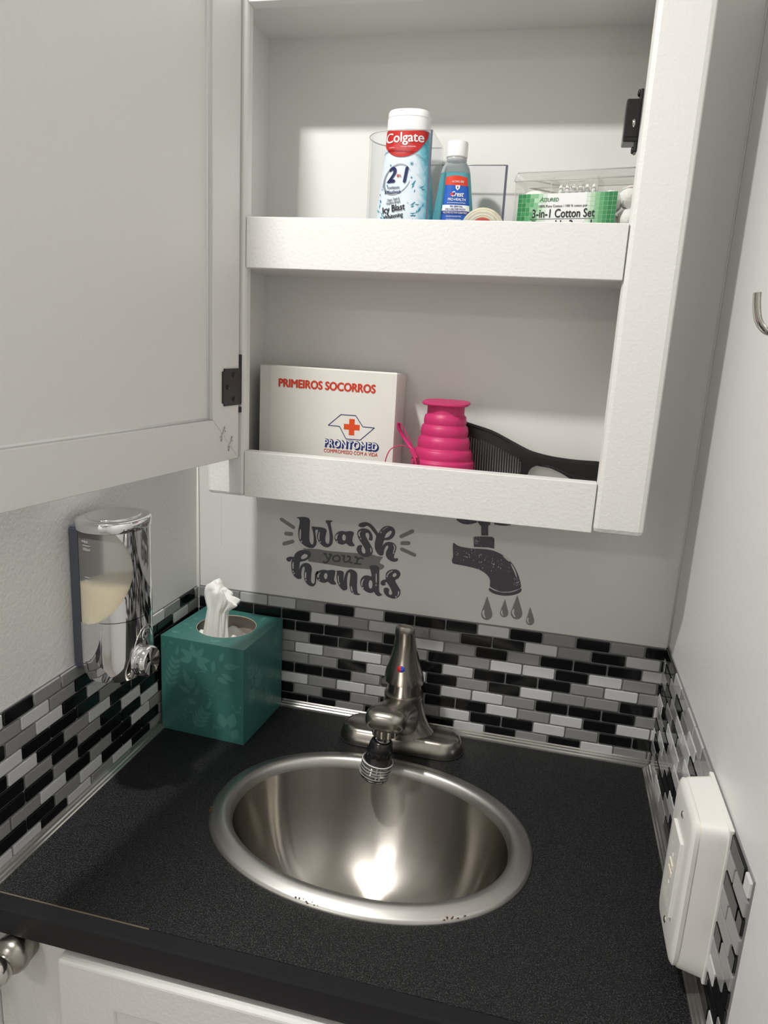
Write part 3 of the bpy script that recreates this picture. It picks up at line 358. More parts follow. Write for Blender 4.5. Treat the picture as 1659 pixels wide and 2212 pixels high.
# sink
snk = empty('sink_basin', (SC.x, SC.y, -0.13), 0, 'oval brushed stainless steel drop-in basin set into the black counter', 'sink')
NS = 112
def srings(prof, close=False): return [[sink_pt(d, 2 * math.pi * i / NS, z) for i in range(NS)] for d, z in prof]
rim = [(0.0, 0.0), (0.0002, 0.0022), (0.0035, 0.0040), (0.0085, 0.0058), (0.0125, 0.0076), (0.016, 0.0078), (0.0195, 0.0064), (0.0222, 0.0030), (0.0235, -0.004)]
bm = BM(); loft(bm, srings(rim), cap=False); obj('rim', bm, 'rim_steel', snk, True)
bowl = [(0.0235, -0.004), (0.0255, -0.015), (0.030, -0.035), (0.037, -0.057), (0.047, -0.079), (0.060, -0.098), (0.075, -0.112), (0.090, -0.120), (0.1005, -0.1235)]
bm = BM(); loft(bm, srings(bowl), cap=False); obj('bowl', bm, 'sink_steel', snk, True, origin=(SC.x, SC.y, -0.13))
bm = BM(); lathe(bm, [(0.030, -0.1215), (0.030, -0.1245), (0.024, -0.1255), (0.021, -0.128), (0.0, -0.129)], (SC.x, SC.y, 0), sx=1.25); obj('drain', bm, 'chrome', snk, True)

for t_, k_ in ((3.42, 9), (5.42, 7), (4.62, 8)):   # rust flecks on the flange
    bm = BM(); rr_ = random.Random(int(t_ * 100))
    for i in range(k_):
        p = sink_pt(rr_.uniform(0.0, 0.0035), t_ + rr_.uniform(-0.07, 0.07), 0.0042); bmesh.ops.create_icosphere(bm, subdivisions=1, radius=rr_.uniform(0.0005, 0.0011), matrix=Matrix.Translation(p) @ Matrix.Scale(0.4, 4, (0, 0, 1)))
    o = obj('rust_spot', bm, 'rust', snk); o['kind'] = 'stuff'
# counter trims (ridged strips) and caulk lines
TR = [(0.0, 0.0), (0.0, 0.0078), (0.0026, 0.0080), (0.0036, 0.0064), (0.0052, 0.0060), (0.0062, 0.0042), (0.0078, 0.0036), (0.0088, 0.0018), (0.0102, 0.0012), (0.0104, 0.0)]
bm = BM(); prism(bm, [(-0.0006 - a, b + 0.0001) for a, b in TR], 0.0006, 0.5994, 'yz'); o = struct('trim_1', bm, 'trim_silver', 'ridged silver strip along the counter joint behind the faucet', smooth=False)
bm = BM(); prism(bm, [(0.0006 + a, b + 0.0001) for a, b in TR], -0.396, -0.013, 'xz'); struct('trim_2', bm, 'trim_silver', 'ridged silver strip along the counter joint under the soap dispenser')
bm = BM(); prism(bm, [(0.5994 - a, b + 0.0001) for a, b in TR], -0.396, -0.013, 'xz'); struct('trim_3', bm, 'trim_silver', 'ridged silver strip along the counter joint under the outlet box')
bm = BM(); tube(bm, [(0.0018, -0.0018, z) for z in (0.008, 0.06, 0.11, 0.16, 0.33)], [0.0021, 0.0021, 0.0022, 0.0024, 0.0012]); struct('trim_4', bm, 'caulk', 'white caulk line in the corner beside the tissue box', smooth=True)
bm = BM(); tube(bm, [(0.5982, -0.0018, z) for z in (0.008, 0.06, 0.11, 0.1535)], 0.0015); struct('trim_5', bm, 'caulk', 'white caulk line in the tiled corner near the outlet box', smooth=True)
bm = BM(); tube(bm, [(0.5992, -0.0008, z) for z in (0.154, 0.3, 0.6, 0.9, 1.18)], 0.0012, 6); struct('trim_6', bm, 'caulk', 'thin caulk line in the painted corner beside the cabinet', smooth=True)
bm = BM(); box(bm, 0.0341, 0.0345, -0.0004, 0.0, 0.21, 0.2755); struct('trim_7', bm, 'caulk', 'hairline vertical seam in the wall under the cabinet')

# ------------------------------------------------------------------ mosaic tiles
TILE_CACHE = {}
TM = {'B': 'tile_black', 'G': 'tile_grey', 'W': 'tile_white', 'L': 'tile_silver'}
def tile_mesh(w_, h_, c):
    k = (round(w_, 4), round(h_, 4), c)
    if k not in TILE_CACHE:
        bm = BM(); t = 0.0018
        n = bmesh.new(); bmesh.ops.create_cube(n, size=1)
        for v in n.verts: v.co = Vector((v.co.x * w_, v.co.y * t, v.co.z * h_))
        ed = [e for e in n.edges if abs(e.verts[0].co.y - e.verts[1].co.y) > t / 2 and w_ > 0.006]
        if ed: bmesh.ops.bevel(n, geom=ed, offset=0.0011, segments=1, affect='EDGES')
        fr = [f for f in n.faces if all(v.co.y < -t / 2 + 1e-6 for v in f.verts)]
        r = bmesh.ops.inset_region(n, faces=fr, thickness=0.0007, depth=0.0004)
        join(bm, n); bmesh.ops.recalc_face_normals(bm, faces=bm.faces)
        me = bpy.data.meshes.new('tile'); bm.to_mesh(me); bm.free(); me.materials.append(MATS[TM[c]]); TILE_CACHE[k] = me
    return TILE_CACHE[k]
ZTOP, PZ, GAP = 0.1507, 0.01485, 0.0019
def tiles(parent, rows, joints, lo, hi, place, ztop):
    for r, (row, (j0, p)) in enumerate(zip(rows, joints)):
        zt = ztop - PZ * r; zb = max(zt - PZ + GAP, 0.0035)
        for k, c in enumerate(row):
            a = max(j0 + k * p, lo); b = min(j0 + (k + 1) * p - GAP, hi)
            if b - a < 0.0022: continue
            me = tile_mesh(b - a, zt - zb, c)
            o = bpy.data.objects.new('tile', me); C.objects.link(o); o.parent = parent
            o.matrix_local = WM[parent].inverted() @ place((a + b) / 2, (zt + zb) / 2)
rows_back = ['GGLLGBLBBBWBGBGB', 'BBBBWGLGGBBWGBWB', 'BBBBBBGBWGBGBBBW', 'GGGGBBBGBGWWBWGB', 'GGGGWGWGBLBBBGWG',
             'GGGGGBLWBGBWGGBW', 'BBBBBBGBBLWGBBBG', 'WWWWGWLGBBWGWBWW', 'BBBBGBGBGWBBWGBB', 'BBBBBGBBBWBGBWGG']
jb = [(0.1024 - 3 * 0.03945, 0.03945) if r % 2 == 0 else (0.1222 - 3 * 0.0394, 0.0394) for r in range(10)]
bs = struct('backsplash_back', box(BM(), 0.0005, 0.5995, -0.0012, 0.0, 0.001, 0.1522), 'grout', 'black white and grey mosaic tile strip on the wall behind the faucet')
tiles(bs, rows_back, jb, 0.0022, 0.5980, lambda u, z: Matrix.Translation((u, -0.0018, z)), ZTOP)
rows_left = ['WBGGGBBWGBG', 'BGWGBBBBBWG', 'BGWBWBGBBBB', 'BWBBBGBBBGB', 'BWBGWBBBGBB', 'BBGBGBWBBGB', 'BBBGBBBWBGB', 'GGWBGBWGBGB', 'BBBGWBBBGBB', 'WWBWGWBGBGB']
ja = (-0.3220 - 2 * 0.0388, 0.0388); jB = (-0.3405 - 2 * 0.0388 + 0.0, 0.0388)
jl = [ja, jB, ja, jB, ja, jB, jB, ja, jB, ja]
bs = struct('backsplash_left', box(BM(), 0.0, 0.0012, -0.3955, -0.0005, 0.001, 0.1522), 'grout', 'black white and grey mosaic tile strip on the wall under the soap dispenser')
tiles(bs, rows_left, jl, -0.3945, -0.0022, lambda u, z: Matrix.Translation((0.0018, u, z)) @ Matrix.Rotation(math.pi / 2, 4, 'Z'), ZTOP)
rows_right = ['WBBBGLLGLB', 'GGWGGWGBGB', 'BBGGWBWWGB', 'GGWBLWGBGB', 'BGBGBBGWWB', 'GBGWGBWGBG', 'BGBBWGBBGW', 'BWBGBGWBGB', 'GBWBGWBGBB', 'WBGBWBBGWG']
jr = [(-0.3810 - 0.0388, 0.0388) if r % 2 == 0 else (-0.4005, 0.0388) for r in range(10)]
bs = struct('backsplash_right', box(BM(), 0.5988, 0.6, -0.3955, -0.0005, 0.001, 0.1560), 'grout', 'black white and grey mosaic tile strip on the wall behind the outlet box')
rr = [x + ('BWG'[i % 3]) for i, x in enumerate(rows_right)]
tiles(bs, rr, jr, -0.3945, -0.0022, lambda u, z: Matrix.Translation((0.5982, u, z)) @ Matrix.Rotation(-math.pi / 2, 4, 'Z'), 0.1545)

# ------------------------------------------------------------------ wall cabinet with open door
D, FT = 0.11, 0.016
cab = empty('wall_cabinet', (0.3055, -0.05, 0.3065), 0, 'white painted wall cabinet with two open shelves and an open door', 'cabinet')
def part(name, m, *a, parent=None, bev=0.0012, **k):
    return obj(name, box(BM(), *a, bevel=bev), m, parent or cab, **k)
part('stile', 'paint_white', 0.0702, 0.1145, -D, -D + FT, 0.3065, 0.87, bev=0.0035)
part('stile', 'paint_white', 0.4905, 0.5405, -D, -D + FT, 0.3070, 0.87, bev=0.0055)
for z0, z1 in ((0.3068, 0.3575), (0.5502, 0.6003), (0.794, 0.87)): part('rail', 'paint_white', 0.1145, 0.4905, -D + 0.0003, -D + FT, z0, z1, bev=0.0008)
part('side_panel', 'cabinet_inside', 0.080, 0.092, -D + FT, -0.001, 0.3085, 0.868, bev=0)
part('side_panel', 'cabinet_inside', 0.512, 0.524, -D + FT, -0.001, 0.3085, 0.868, bev=0)
part('back_panel', 'cabinet_inside', 0.092, 0.512, -0.0035, -0.0005, 0.3085, 0.868, bev=0)
part('shelf', 'cabinet_inside', 0.092, 0.512, -D + FT, -0.0035, 0.3085, 0.3265, bev=0)
part('shelf', 'cabinet_inside', 0.092, 0.512, -D + FT, -0.0035, 0.5508, 0.5700, bev=0)
part('top_panel', 'cabinet_inside', 0.092, 0.512, -D + FT, -0.0035, 0.801, 0.815, bev=0)
# door, swung open past ninety degrees
du = Vector((-0.134, -0.991, 0)).normalized(); dn = Vector((0.991, -0.134, 0)).normalized(); dp = Vector((0.1088, -0.1125, 0))
DB = Matrix(((du.x, dn.x, 0, dp.x), (du.y, dn.y, 0, dp.y), (0, 0, 1, 0), (0, 0, 0, 1)))   # local u, n, z
DW, DZ0, DZ1, SW, RW = 0.425, 0.3502, 0.862, 0.0480, 0.0448
door = obj('door', box(BM(), 0.04, DW - 0.04, -0.0115, -0.006, DZ0 + 0.04, DZ1 - 0.04, basis=DB), 'paint_white', cab)
def dpart(name, loops, m='paint_white', n0=-0.013, n1=0.0, bev=0.0):
    bm = BM(); n = bmesh.new(); prism(n, loops, n0, n1, 'xz')
    if bev: bmesh.ops.bevel(n, geom=[e for e in n.edges], offset=bev, segments=1, affect='EDGES')
    n.transform(DB); join(bm, n); return obj(name, bm, m, door)
g = 0.00025
dpart('stile', [(0, DZ0), (SW, DZ0 + RW), (SW, DZ1 - RW), (0, DZ1)], bev=0.0006)
dpart('stile', [(DW, DZ0), (DW - SW, DZ0 + RW), (DW - SW, DZ1 - RW), (DW, DZ1)], bev=0.0006)
dpart('rail', [(g, DZ0), (DW - g, DZ0), (DW - SW - g, DZ0 + RW), (SW + g, DZ0 + RW)], bev=0.0006)
dpart('rail', [(g, DZ1), (DW - g, DZ1), (DW - SW - g, DZ1 - RW), (SW + g, DZ1 - RW)], bev=0.0006)
bm = BM()
for (a, b), (c, d) in (((SW, DZ0 + RW), (SW, DZ1 - RW)), ((SW, DZ0 + RW), (DW - SW, DZ0 + RW))):
    tube(bm, [DB @ Vector((a + 0.001, -0.0065, b + 0.001)), DB @ Vector((c + 0.001, -0.0065, d + 0.001))], 0.0018, 6)
obj('caulk_bead', bm, 'white_cap', door, True)
for a, b, c, d in ((0.0373, 0.3763, 0.0251, 0.3825), (0.0233, 0.3634, 0.0108, 0.3721)):
    bm = BM(); mid = ((a + c) / 2, (b + d) / 2)
    tube(bm, [DB @ Vector((mid[0] + 0.0035, 0.0004, mid[1] - 0.0075)), DB @ Vector((mid[0] + 0.0008, 0.0010, mid[1] - 0.001)), DB @ Vector((mid[0] - 0.0008, 0.0010, mid[1] + 0.001)), DB @ Vector((mid[0] - 0.0035, 0.0004, mid[1] + 0.0075))], 0.0007, 6)
    tube(bm, [DB @ Vector((mid[0] + 0.005, 0.0003, mid[1] - 0.003)), DB @ Vector((mid[0], 0.0009, mid[1])), DB @ Vector((mid[0] - 0.005, 0.0003, mid[1] + 0.003))], 0.0005, 6)
    obj('corner_staple', bm, 'nickel_bright', door, True)
# hinge leaf with screws
hz0, hz1 = 0.4085, 0.4470
n = bmesh.new(); bmesh.ops.create_cube(n, size=1)
for v in n.verts: v.co = Vector((0.0155 + v.co.x * 0.034, 0.0009 + v.co.y * 0.0018, (hz0 + hz1) / 2 + v.co.z * (hz1 - hz0)))
bmesh.ops.bevel(n, geom=[e for e in n.edges if abs(e.verts[0].co.y - e.verts[1].co.y) > 0.001 and e.verts[0].co.x > 0.02], offset=0.003, segments=3, affect='EDGES')
n.transform(DB); bm = BM(); join(bm, n); hinge = tag(obj('hinge', bm, 'black_satin', cab), 'flat black butt hinge leaf with three screws')
for a, z in ((0.0123, 0.4405), (0.0236, 0.4280), (0.0121, 0.4150)):
    bm = BM(); lathe(bm, [(0.0026, 0), (0.0026, 0.0006), (0.0018, 0.0012), (0.0, 0.0013)], DB @ Vector((a, 0.0018, z)), 16, axis=dn)
    box(bm, -0.0012, 0.0012, -0.0002, 0.0005, -0.0003, 0.0003, basis=Matrix.Translation(DB @ Vector((a, 0.003, z))) @ DB.to_3x3().to_4x4())
    obj('screw', bm, 'black_plastic', hinge, True, autos=35)
bm = BM()
for z0, z1 in ((0.4550, 0.4615), (0.4475, 0.4545), (0.4095, 0.4470), (0.4000, 0.4060)):
    lathe(bm, [(0.0022, z0), (0.0022, z1)], (DB @ Vector((-0.0015, 0.0, 0))), 12)
obj('hinge_pin', bm, 'black_satin', hinge, True, autos=40)
# roller latch on the right stile
latch = obj('latch', box(BM(), 0.4765, 0.4903, -0.094, -0.072, 0.6725, 0.7085, bevel=0.0012), 'black_plastic', cab)
tag(latch, 'black plastic roller catch fixed inside the right stile')
bm = BM(); box(bm, 0.4872, 0.4903, -0.0935, -0.080, 0.664, 0.717, bevel=0.0012); obj('mount_plate', bm, 'black_plastic', latch)
for z in (0.6665, 0.7145):
    bm = BM(); lathe(bm, [(0.0032, 0), (0.0032, 0.001), (0.002, 0.002), (0, 0.0021)], (0.4872, -0.088, z), 16, axis=(-1, 0, 0)); obj('screw', bm, 'black_satin', latch, True)
bm = BM(); tube(bm, [(0.4845, -0.0955, 0.6855), (0.4845, -0.0955, 0.6905)], 0.0016, 10); lathe(bm, [(0.0, -0.0016), (0.0016, 0)], (0.4845, -0.0955, 0.6855), 10); obj('roller_pin', bm, 'nickel_bright', latch, True)
bm = BM(); box(bm, 0.4785, 0.4885, -0.0948, -0.0935, 0.6765, 0.7045, bevel=0.0004); obj('recess', bm, 'black_plastic', latch)

# ------------------------------------------------------------------ base cabinet
bc = empty('base_cabinet', (0.3, -0.2, ZF), 0, 'white base cabinet under the counter with a rounded door', 'cabinet')
obj('face_frame', box(BM(), 0.001, 0.599, -0.387, -0.370, ZF + 0.05, -0.0372, bevel=0.0006), 'paint_white', bc)
obj('side_panel', box(BM(), 0.001, 0.016, -0.370, -0.003, ZF + 0.001, -0.15), 'paint_white', bc)
obj('side_panel', box(BM(), 0.584, 0.599, -0.370, -0.003, ZF + 0.001, -0.15), 'paint_white', bc)
bm = BM(); n = bmesh.new(); X0, X1, Z0, Z1 = 0.0775, 0.545, -0.72, -0.0425
door2 = obj('door', box(BM(), X0 + 0.03, X1 - 0.03, -0.4030, -0.390, Z0 + 0.03, Z1 - 0.03), 'paint_white', bc)
obj('door_stile', box(BM(), X0, X0 + 0.055, -0.4055, -0.3875, Z0, Z1, bevel=0.0035, seg=3), 'paint_white', door2)
obj('door_stile', box(BM(), X1 - 0.055, X1, -0.4055, -0.3875, Z0, Z1, bevel=0.0035, seg=3), 'paint_white', door2)
obj('door_rail', box(BM(), X0 + 0.05, X1 - 0.05, -0.4054, -0.3875, Z1 - 0.041, Z1 - 0.0001, bevel=0.0035, seg=3), 'paint_white', door2)
obj('door_rail', box(BM(), X0 + 0.05, X1 - 0.05, -0.4054, -0.3875, Z0, Z0 + 0.05, bevel=0.0035, seg=3), 'paint_white', door2)
KX, KY, KZ = 0.031, -0.3868, -0.0535
bm = BM(); lathe(bm, [(0.012, 0.0), (0.0155, 0.001), (0.016, 0.012), (0.0166, 0.0135), (0.0169, 0.017), (0.0160, 0.021), (0.0130, 0.0250), (0.0095, 0.0268), (0.0085, 0.0278), (0.0105, 0.0290)], (KX, KY, KZ), 48, axis=(0, -1, 0))
kn = obj('door_knob', bm, 'nickel', bc, True); tag(kn, 'brushed nickel bell-shaped knob with a ball tip')
bm = BM(); lathe(bm, [(0.0138 * math.sin(math.pi * i / 16) + 1e-5, 0.036 - 0.0138 * math.cos(math.pi * i / 16)) for i in range(17)], (KX, KY, KZ), 40, axis=(0, -1, 0)); obj('ball_tip', bm, 'nickel_bright', kn, True)

def STUFF(*a, **k):
    o = obj(*a, **k); o['kind'] = 'stuff'; return o

# ================================================================== wall decals (thin vinyl on the back wall)
def wall_poly(bm, loops, depth, sub=4, ext=0.00012):
    L = [[(p.x / 1000, p.y / 1000) for p in crom(lp, sub)] for lp in loops]
    put(bm, curve_mesh(L, ext), lambda x, y, z: (x, -depth + z, y))
dec = empty('wall_decal', (0.20, -0.0005, 0.165), 0, 'dark vinyl lettering decal reading Wash your hands on the wall', 'decal')
for nm, loops in DECAL['letters'].items():
    bm = BM(); wall_poly(bm, loops, 0.0006); obj(nm.strip(), bm, 'decal_dark', dec)
bm = BM()
for lp in DECAL['highlights']: wall_poly(bm, [lp], 0.0009, 2, 0.0)
STUFF('letter_shine', bm, 'decal_light', dec)
for lp in DECAL['rays']:
    bm = BM(); wall_poly(bm, [lp], 0.0006, 1); obj('ray_stroke', bm, 'decal_grey', dec)
bm = BM(); wall_poly(bm, [DECAL['brush']], 0.00025, 3, 0.0001); obj('brush_stroke', bm, 'decal_grey', dec)
bm = BM()
for st in DECAL['your']:
    P = crom([(x / 1000, y / 1000) for x, y in st], 3, False)
    tube(bm, [(p.x, -0.0005, p.y) for p in P], [(0.0003, 0.00115)] * len(P), 8, flat=(0, 1, 0))
obj('small_word', bm, 'decal_dark', dec)
fd = empty('wall_decal', (0.40, -0.0005, 0.17), 0, 'dark vinyl decal of a dripping water tap on the wall', 'decal')
bm = BM(); wall_poly(bm, [DECAL['pipe']], 0.0006, 3); obj('tap_pipe', bm, 'decal_dark', fd)
bm = BM(); wall_poly(bm, [DECAL['rim']], 0.0006, 2); obj('tap_rim', bm, 'decal_dark', fd)
bm = BM(); wall_poly(bm, [DECAL['collar']], 0.0006, 1); obj('tap_collar', bm, 'decal_dark', fd)
bm = BM(); wall_poly(bm, [DECAL['stem']], 0.0006, 1); obj('tap_stem', bm, 'decal_dark', fd)
for lp in DECAL['handles']: bm = BM(); wall_poly(bm, [lp], 0.0006, 1); obj('tap_handle', bm, 'decal_dark', fd)
bm = BM()
for lp in DECAL['pipe_hl'] : wall_poly(bm, [lp], 0.0009, 2, 0.0)
for lp in DECAL['specks']: wall_poly(bm, [lp], 0.0009, 1, 0.0)
STUFF('worn_specks', bm, 'decal_light', fd)
for lp, hl in zip(DECAL['drops'], DECAL['drop_hl']):
    bm = BM(); wall_poly(bm, [lp], 0.0006, 1); dr = obj('water_drop', bm, 'decal_grey', fd)
    bm = BM(); wall_poly(bm, [hl], 0.0009, 3, 0.0); obj('drop_shine', bm, 'decal_light', dr)

# ================================================================== faucet
fa = empty('faucet', (0.299, -0.047, 0.0), 0, 'brushed nickel single-lever faucet with a swivel spray head', 'faucet')
FX, FY = 0.299, -0.047
def stadium(hl, r, n=14):
    P = [(hl + r * math.cos(a), r * math.sin(a)) for a in [(-0.5 + i / n) * math.pi for i in range(n + 1)]]
    return P + [(-x, -y) for x, y in P]
bm = BM(); loft(bm, [[(FX + x, FY + y, z) for x, y in stadium(hl, r)] for hl, r, z in ((0.0505, 0.0265, 0.0003), (0.0505, 0.0265, 0.003), (0.0503, 0.0255, 0.009), (0.0500, 0.0232, 0.0165), (0.0495, 0.0205, 0.0195), (0.049, 0.0175, 0.0205))])
obj('base_plate', bm, 'nickel', fa, True, autos=50)
bm = BM(); loft(bm, [[(FX + x, FY + y, z) for x, y in stadium(0.0512, 0.0272)] for z in (0.0001, 0.0016)]); obj('gasket', bm, 'black_satin', fa)
# centre body: flares into the wings
rings = []
for z, a, b, n in ((0.010, 0.050, 0.0235, 2.0), (0.020, 0.040, 0.0235, 2.0), (0.028, 0.0335, 0.0235, 2.0), (0.038, 0.0285, 0.0235, 2.0), (0.050, 0.0252, 0.0235, 2.0), (0.060, 0.0238, 0.0235, 2.0), (0.0645, 0.0234, 0.0234, 2.0)):
    rings.append([(FX + x, FY + y, z) for x, y in superell(a, b, n, 56)])
bm = BM(); loft(bm, rings); obj('body', bm, 'nickel', fa, True, autos=50)
# spout: broad, rising to the front
def rrect(cx, cz, w_, h_, y, n=2.8, k=40, drop=0.0):
    return [(cx + px, y + drop * (pz / h_), cz + pz) for px, pz in superell(w_ / 2, h_ / 2, n, k)]
SPX = 0.2975
rings = [rrect(SPX, 0.036, 0.046, 0.050, FY + 0.002), rrect(SPX, 0.0445, 0.0465, 0.048, FY - 0.020), rrect(SPX, 0.0545, 0.0470, 0.042, FY - 0.040), rrect(SPX, 0.0645, 0.0475, 0.038, FY - 0.058), rrect(SPX, 0.0725, 0.0480, 0.0340, FY - 0.074),
         rrect(SPX, 0.0785, 0.0475, 0.0300, FY - 0.088), rrect(SPX, 0.0805, 0.0445, 0.0265, FY - 0.097), rrect(SPX, 0.0812, 0.0375, 0.0210, FY - 0.1035), rrect(SPX, 0.0815, 0.0250, 0.013, FY - 0.1065), rrect(SPX, 0.0815, 0.0100, 0.005, FY - 0.1073)]
bm = BM(); loft(bm, rings); obj('spout', bm, 'nickel', fa, True, autos=60)
bm = BM(); lathe(bm, [(0.0238, 0.064), (0.0240, 0.0655), (0.0238, 0.0685), (0.0212, 0.0695)], (FX, FY, 0), 72, fn=lambda a, h: 1.0 + (0.006 if int(a / (2 * math.pi) * 72 + 0.5) % 2 else 0)); obj('ring', bm, 'nickel', fa, True, autos=25)
bm = BM(); lathe(bm, [(0.0206, 0.068), (0.0206, 0.088)], (FX, FY, 0), 64); obj('neck', bm, 'nickel', fa, True, autos=50)
hd = []
for z, r, rb, dx, dy in ((0.0850, 0.0205, 0.0205, -0.0008, 0.0), (0.0842, 0.0238, 0.0238, -0.0008, 0.0), (0.0870, 0.0240, 0.0240, -0.0008, 0), (0.095, 0.0228, 0.0228, -0.001, -0.001), (0.106, 0.0200, 0.0210, -0.0015, -0.003), (0.120, 0.0166, 0.0178, -0.0008, -0.006), (0.132, 0.0140, 0.0140, -0.0003, -0.010), (0.144, 0.0124, 0.0105, 0.0, -0.0145), (0.153, 0.0119, 0.0095, 0.0, -0.018), (0.159, 0.0110, 0.0088, 0.0, -0.0200), (0.1625, 0.0084, 0.0065, 0.0, -0.0212), (0.1638, 0.0040, 0.003, 0.0, -0.0217)):
    tilt = 0.10
    hd.append([(FX + dx + x, FY + dy + y, z + tilt * (-y) * 0.6 - x * 0.06) for x, y in superell(r, rb, 2.2, 48)])
bm = BM(); loft(bm, hd); hl = obj('lever_handle', bm, 'nickel', fa, True, autos=42)
for side, m in ((0, 'drop_red'), (1, 'drop_blue')):
    bm = BM(); n = bmesh.new(); k = 12; R = 0.0048; top = n.verts.new((0, 0, 0.0022)); rings2 = []
    for q in range(1, 5):
        ph = q / 4 * math.pi / 2
        rings2.append([n.verts.new((R * math.sin(ph) * math.sin((i / k) * math.pi) * (1 if side else -1), R * math.sin(ph) * math.cos((i / k) * math.pi), 0.0022 * math.cos(ph))) for i in range(k + 1)])
    for i in range(k): n.faces.new((top, rings2[0][i], rings2[0][i + 1]))
    for a, b in zip(rings2, rings2[1:]):
        for i in range(k): n.faces.new((a[i], a[i + 1], b[i + 1], b[i]))
    M = Matrix.Translation((FX - 0.0012, FY - 0.0232, 0.1095)) @ Matrix.Rotation(math.radians(74), 4, 'X'); n.transform(M); join(bm, n)
    obj('temperature_dot', bm, m, hl, True)
# swivel aerator, leaning a little
ax = Vector((-0.15, -0.06, -1)).normalized(); A0 = Vector((0.2960, FY - 0.087, 0.0660))
bm = BM(); lathe(bm, [(0.0105, -0.007), (0.0140, -0.006), (0.0140, 0.0055), (0.012, 0.0065)], A0, 60, axis=(0, 0, -1), fn=lambda a, h: 1.0 + (0.03 if int(a / (2 * math.pi) * 60 + 0.5) % 2 else 0)); obj('knurled_nut', bm, 'nickel_bright', fa, True, autos=20)
sp = obj('spray_head', lathe(BM(), [(0.0062, 0.006), (0.0062, 0.0105), (0.0085, 0.0125), (0.0090, 0.016), (0.0080, 0.019)], A0, 40, axis=ax), 'chrome', fa, True, autos=40)
bm = BM(); lathe(bm, [(0.0095, 0.0135), (0.0118, 0.015), (0.0132, 0.019), (0.0137, 0.024), (0.0137, 0.0265)], A0, 48, axis=ax, cap0=True); obj('spray_collar', bm, 'black_plastic', sp, True, autos=50)
bm = BM(); lathe(bm, [(0.0139, 0.0255), (0.0141, 0.0265), (0.0141, 0.0315), (0.0139, 0.0325)], A0, 48, axis=ax, fn=lambda a, h: 1.0 + (0.045 if int(a / (2 * math.pi) * 48 + 0.5) % 4 < 2 else 0)); obj('grip_ring', bm, 'black_plastic', sp, True, autos=20)
bm = BM(); lathe(bm, [(0.0140, 0.031), (0.0150, 0.036), (0.0158, 0.0385)], A0, 48, axis=ax); obj('black_skirt', bm, 'black_plastic', sp, True, autos=50)
pr = [(0.0160, 0.0383), (0.0168, 0.0395)]
for i in range(5): pr += [(0.0171 + 0.0003 * i - (0.0006 if i > 3 else 0), 0.0405 + i * 0.0032), (0.0166 + 0.0003 * i - (0.0006 if i > 3 else 0), 0.0422 + i * 0.0032)]
pr += [(0.0172, 0.0570), (0.0155, 0.0600), (0.0135, 0.0612)]
bm = BM(); lathe(bm, pr, A0, 48, axis=ax); obj('clear_cup', bm, 'clear_plastic', sp, True, autos=30)
bm = BM(); lathe(bm, [(0.0132, 0.0395), (0.0138, 0.050), (0.0130, 0.0565), (0.010, 0.0590)], A0, 32, axis=ax); obj('filter_core', bm, 'chrome', sp, True, autos=40)
for h_ in (0.0392, 0.0440, 0.0475, 0.0510, 0.0545):
    bm = BM(); lathe(bm, [(0.0170, h_ - 0.0006), (0.0179, h_), (0.0170, h_ + 0.0006)], A0, 40, axis=ax, cap0=False, cap1=False); obj('cup_ring', bm, 'mark_white' if h_ < 0.04 else 'case_rib', sp, True)

# ================================================================== soap dispenser on the left wall
DC = Vector((0.038, -0.2415)); DA, DBb = 0.0315, 0.0355
dz0, dz1 = 0.1450, 0.3015
di = empty('soap_dispenser', (0.03, -0.24, dz0), 0, 'chrome wall soap dispenser with a frosted window half full of cream soap', 'dispenser')
def dplan(off=0.0, k=72, xb=0.0115):
    P = [(DC.x + x, DC.y + y) for x, y in superell(DA + off, DBb + off, 2.25, k)]
    return [(max(x, xb), y) for x, y in P]
n = bmesh.new(); bmesh.ops.create_cube(n, size=1)
for v in n.verts: v.co = Vector((0.006 + v.co.x * 0.0120, -0.2385 + v.co.y * 0.0440, 0.2220 + v.co.z * 0.146))
bmesh.ops.bevel(n, geom=list(n.edges), offset=0.0015, segments=2, affect='EDGES'); bm = BM(); join(bm, n)
obj('back_plate', bm, 'slate_plastic', di)
zs = (dz0, dz0 + 0.001, 0.17, 0.2035, 0.25, 0.2915)
def shell(name, za, zb, m, cut=True, off=0.0, taper=None):
    bm = BM(); k = 8; R = []
    for i in range(k + 1):
        z = za + (zb - za) * i / k
        R.append([(x, y, z) for x, y in dplan(off + (taper(z) if taper else 0))])
    loft(bm, R); return obj(name, bm, m, di, True, autos=40)
up = shell('chrome_shell', 0.2085, 0.2963, 'chrome')
bm = BM(); ell = [(0.016 + a_, 0.2600 + b_) for a_, b_ in superell(0.0512, 0.0560, 2.3, 72)]
prism(bm, ell, -0.30, -0.20, 'xz'); c1 = obj('cut', bm, 'chrome'); 
apply_bool(up, [c1])
for p in up.data.polygons: p.use_smooth = True
up.data.set_sharp_from_angle(angle=math.radians(35))
low = shell('chrome_shell', dz0, 0.2078, 'chrome', taper=lambda z: -0.006 * max(0, (0.160 - z) / 0.02) ** 2)
bm = BM(); prism(bm, ell, -0.30, -0.20, 'xz'); bm2 = BM(); e2 = [(0.016 + 0.036 * math.cos(t), 0.1420 + 0.030 * math.sin(t)) for t in [2 * math.pi * i / 48 for i in range(48)]]
prism(bm2, e2, -0.30, -0.2735, 'xz'); bm3 = BM(); prism(bm3, e2, -0.2095, -0.18, 'xz')
apply_bool(low, [obj('cut', bm, 'chrome'), obj('cut', bm2, 'chrome'), obj('cut', bm3, 'chrome')])
for p in low.data.polygons: p.use_smooth = True
low.data.set_sharp_from_angle(angle=math.radians(35))
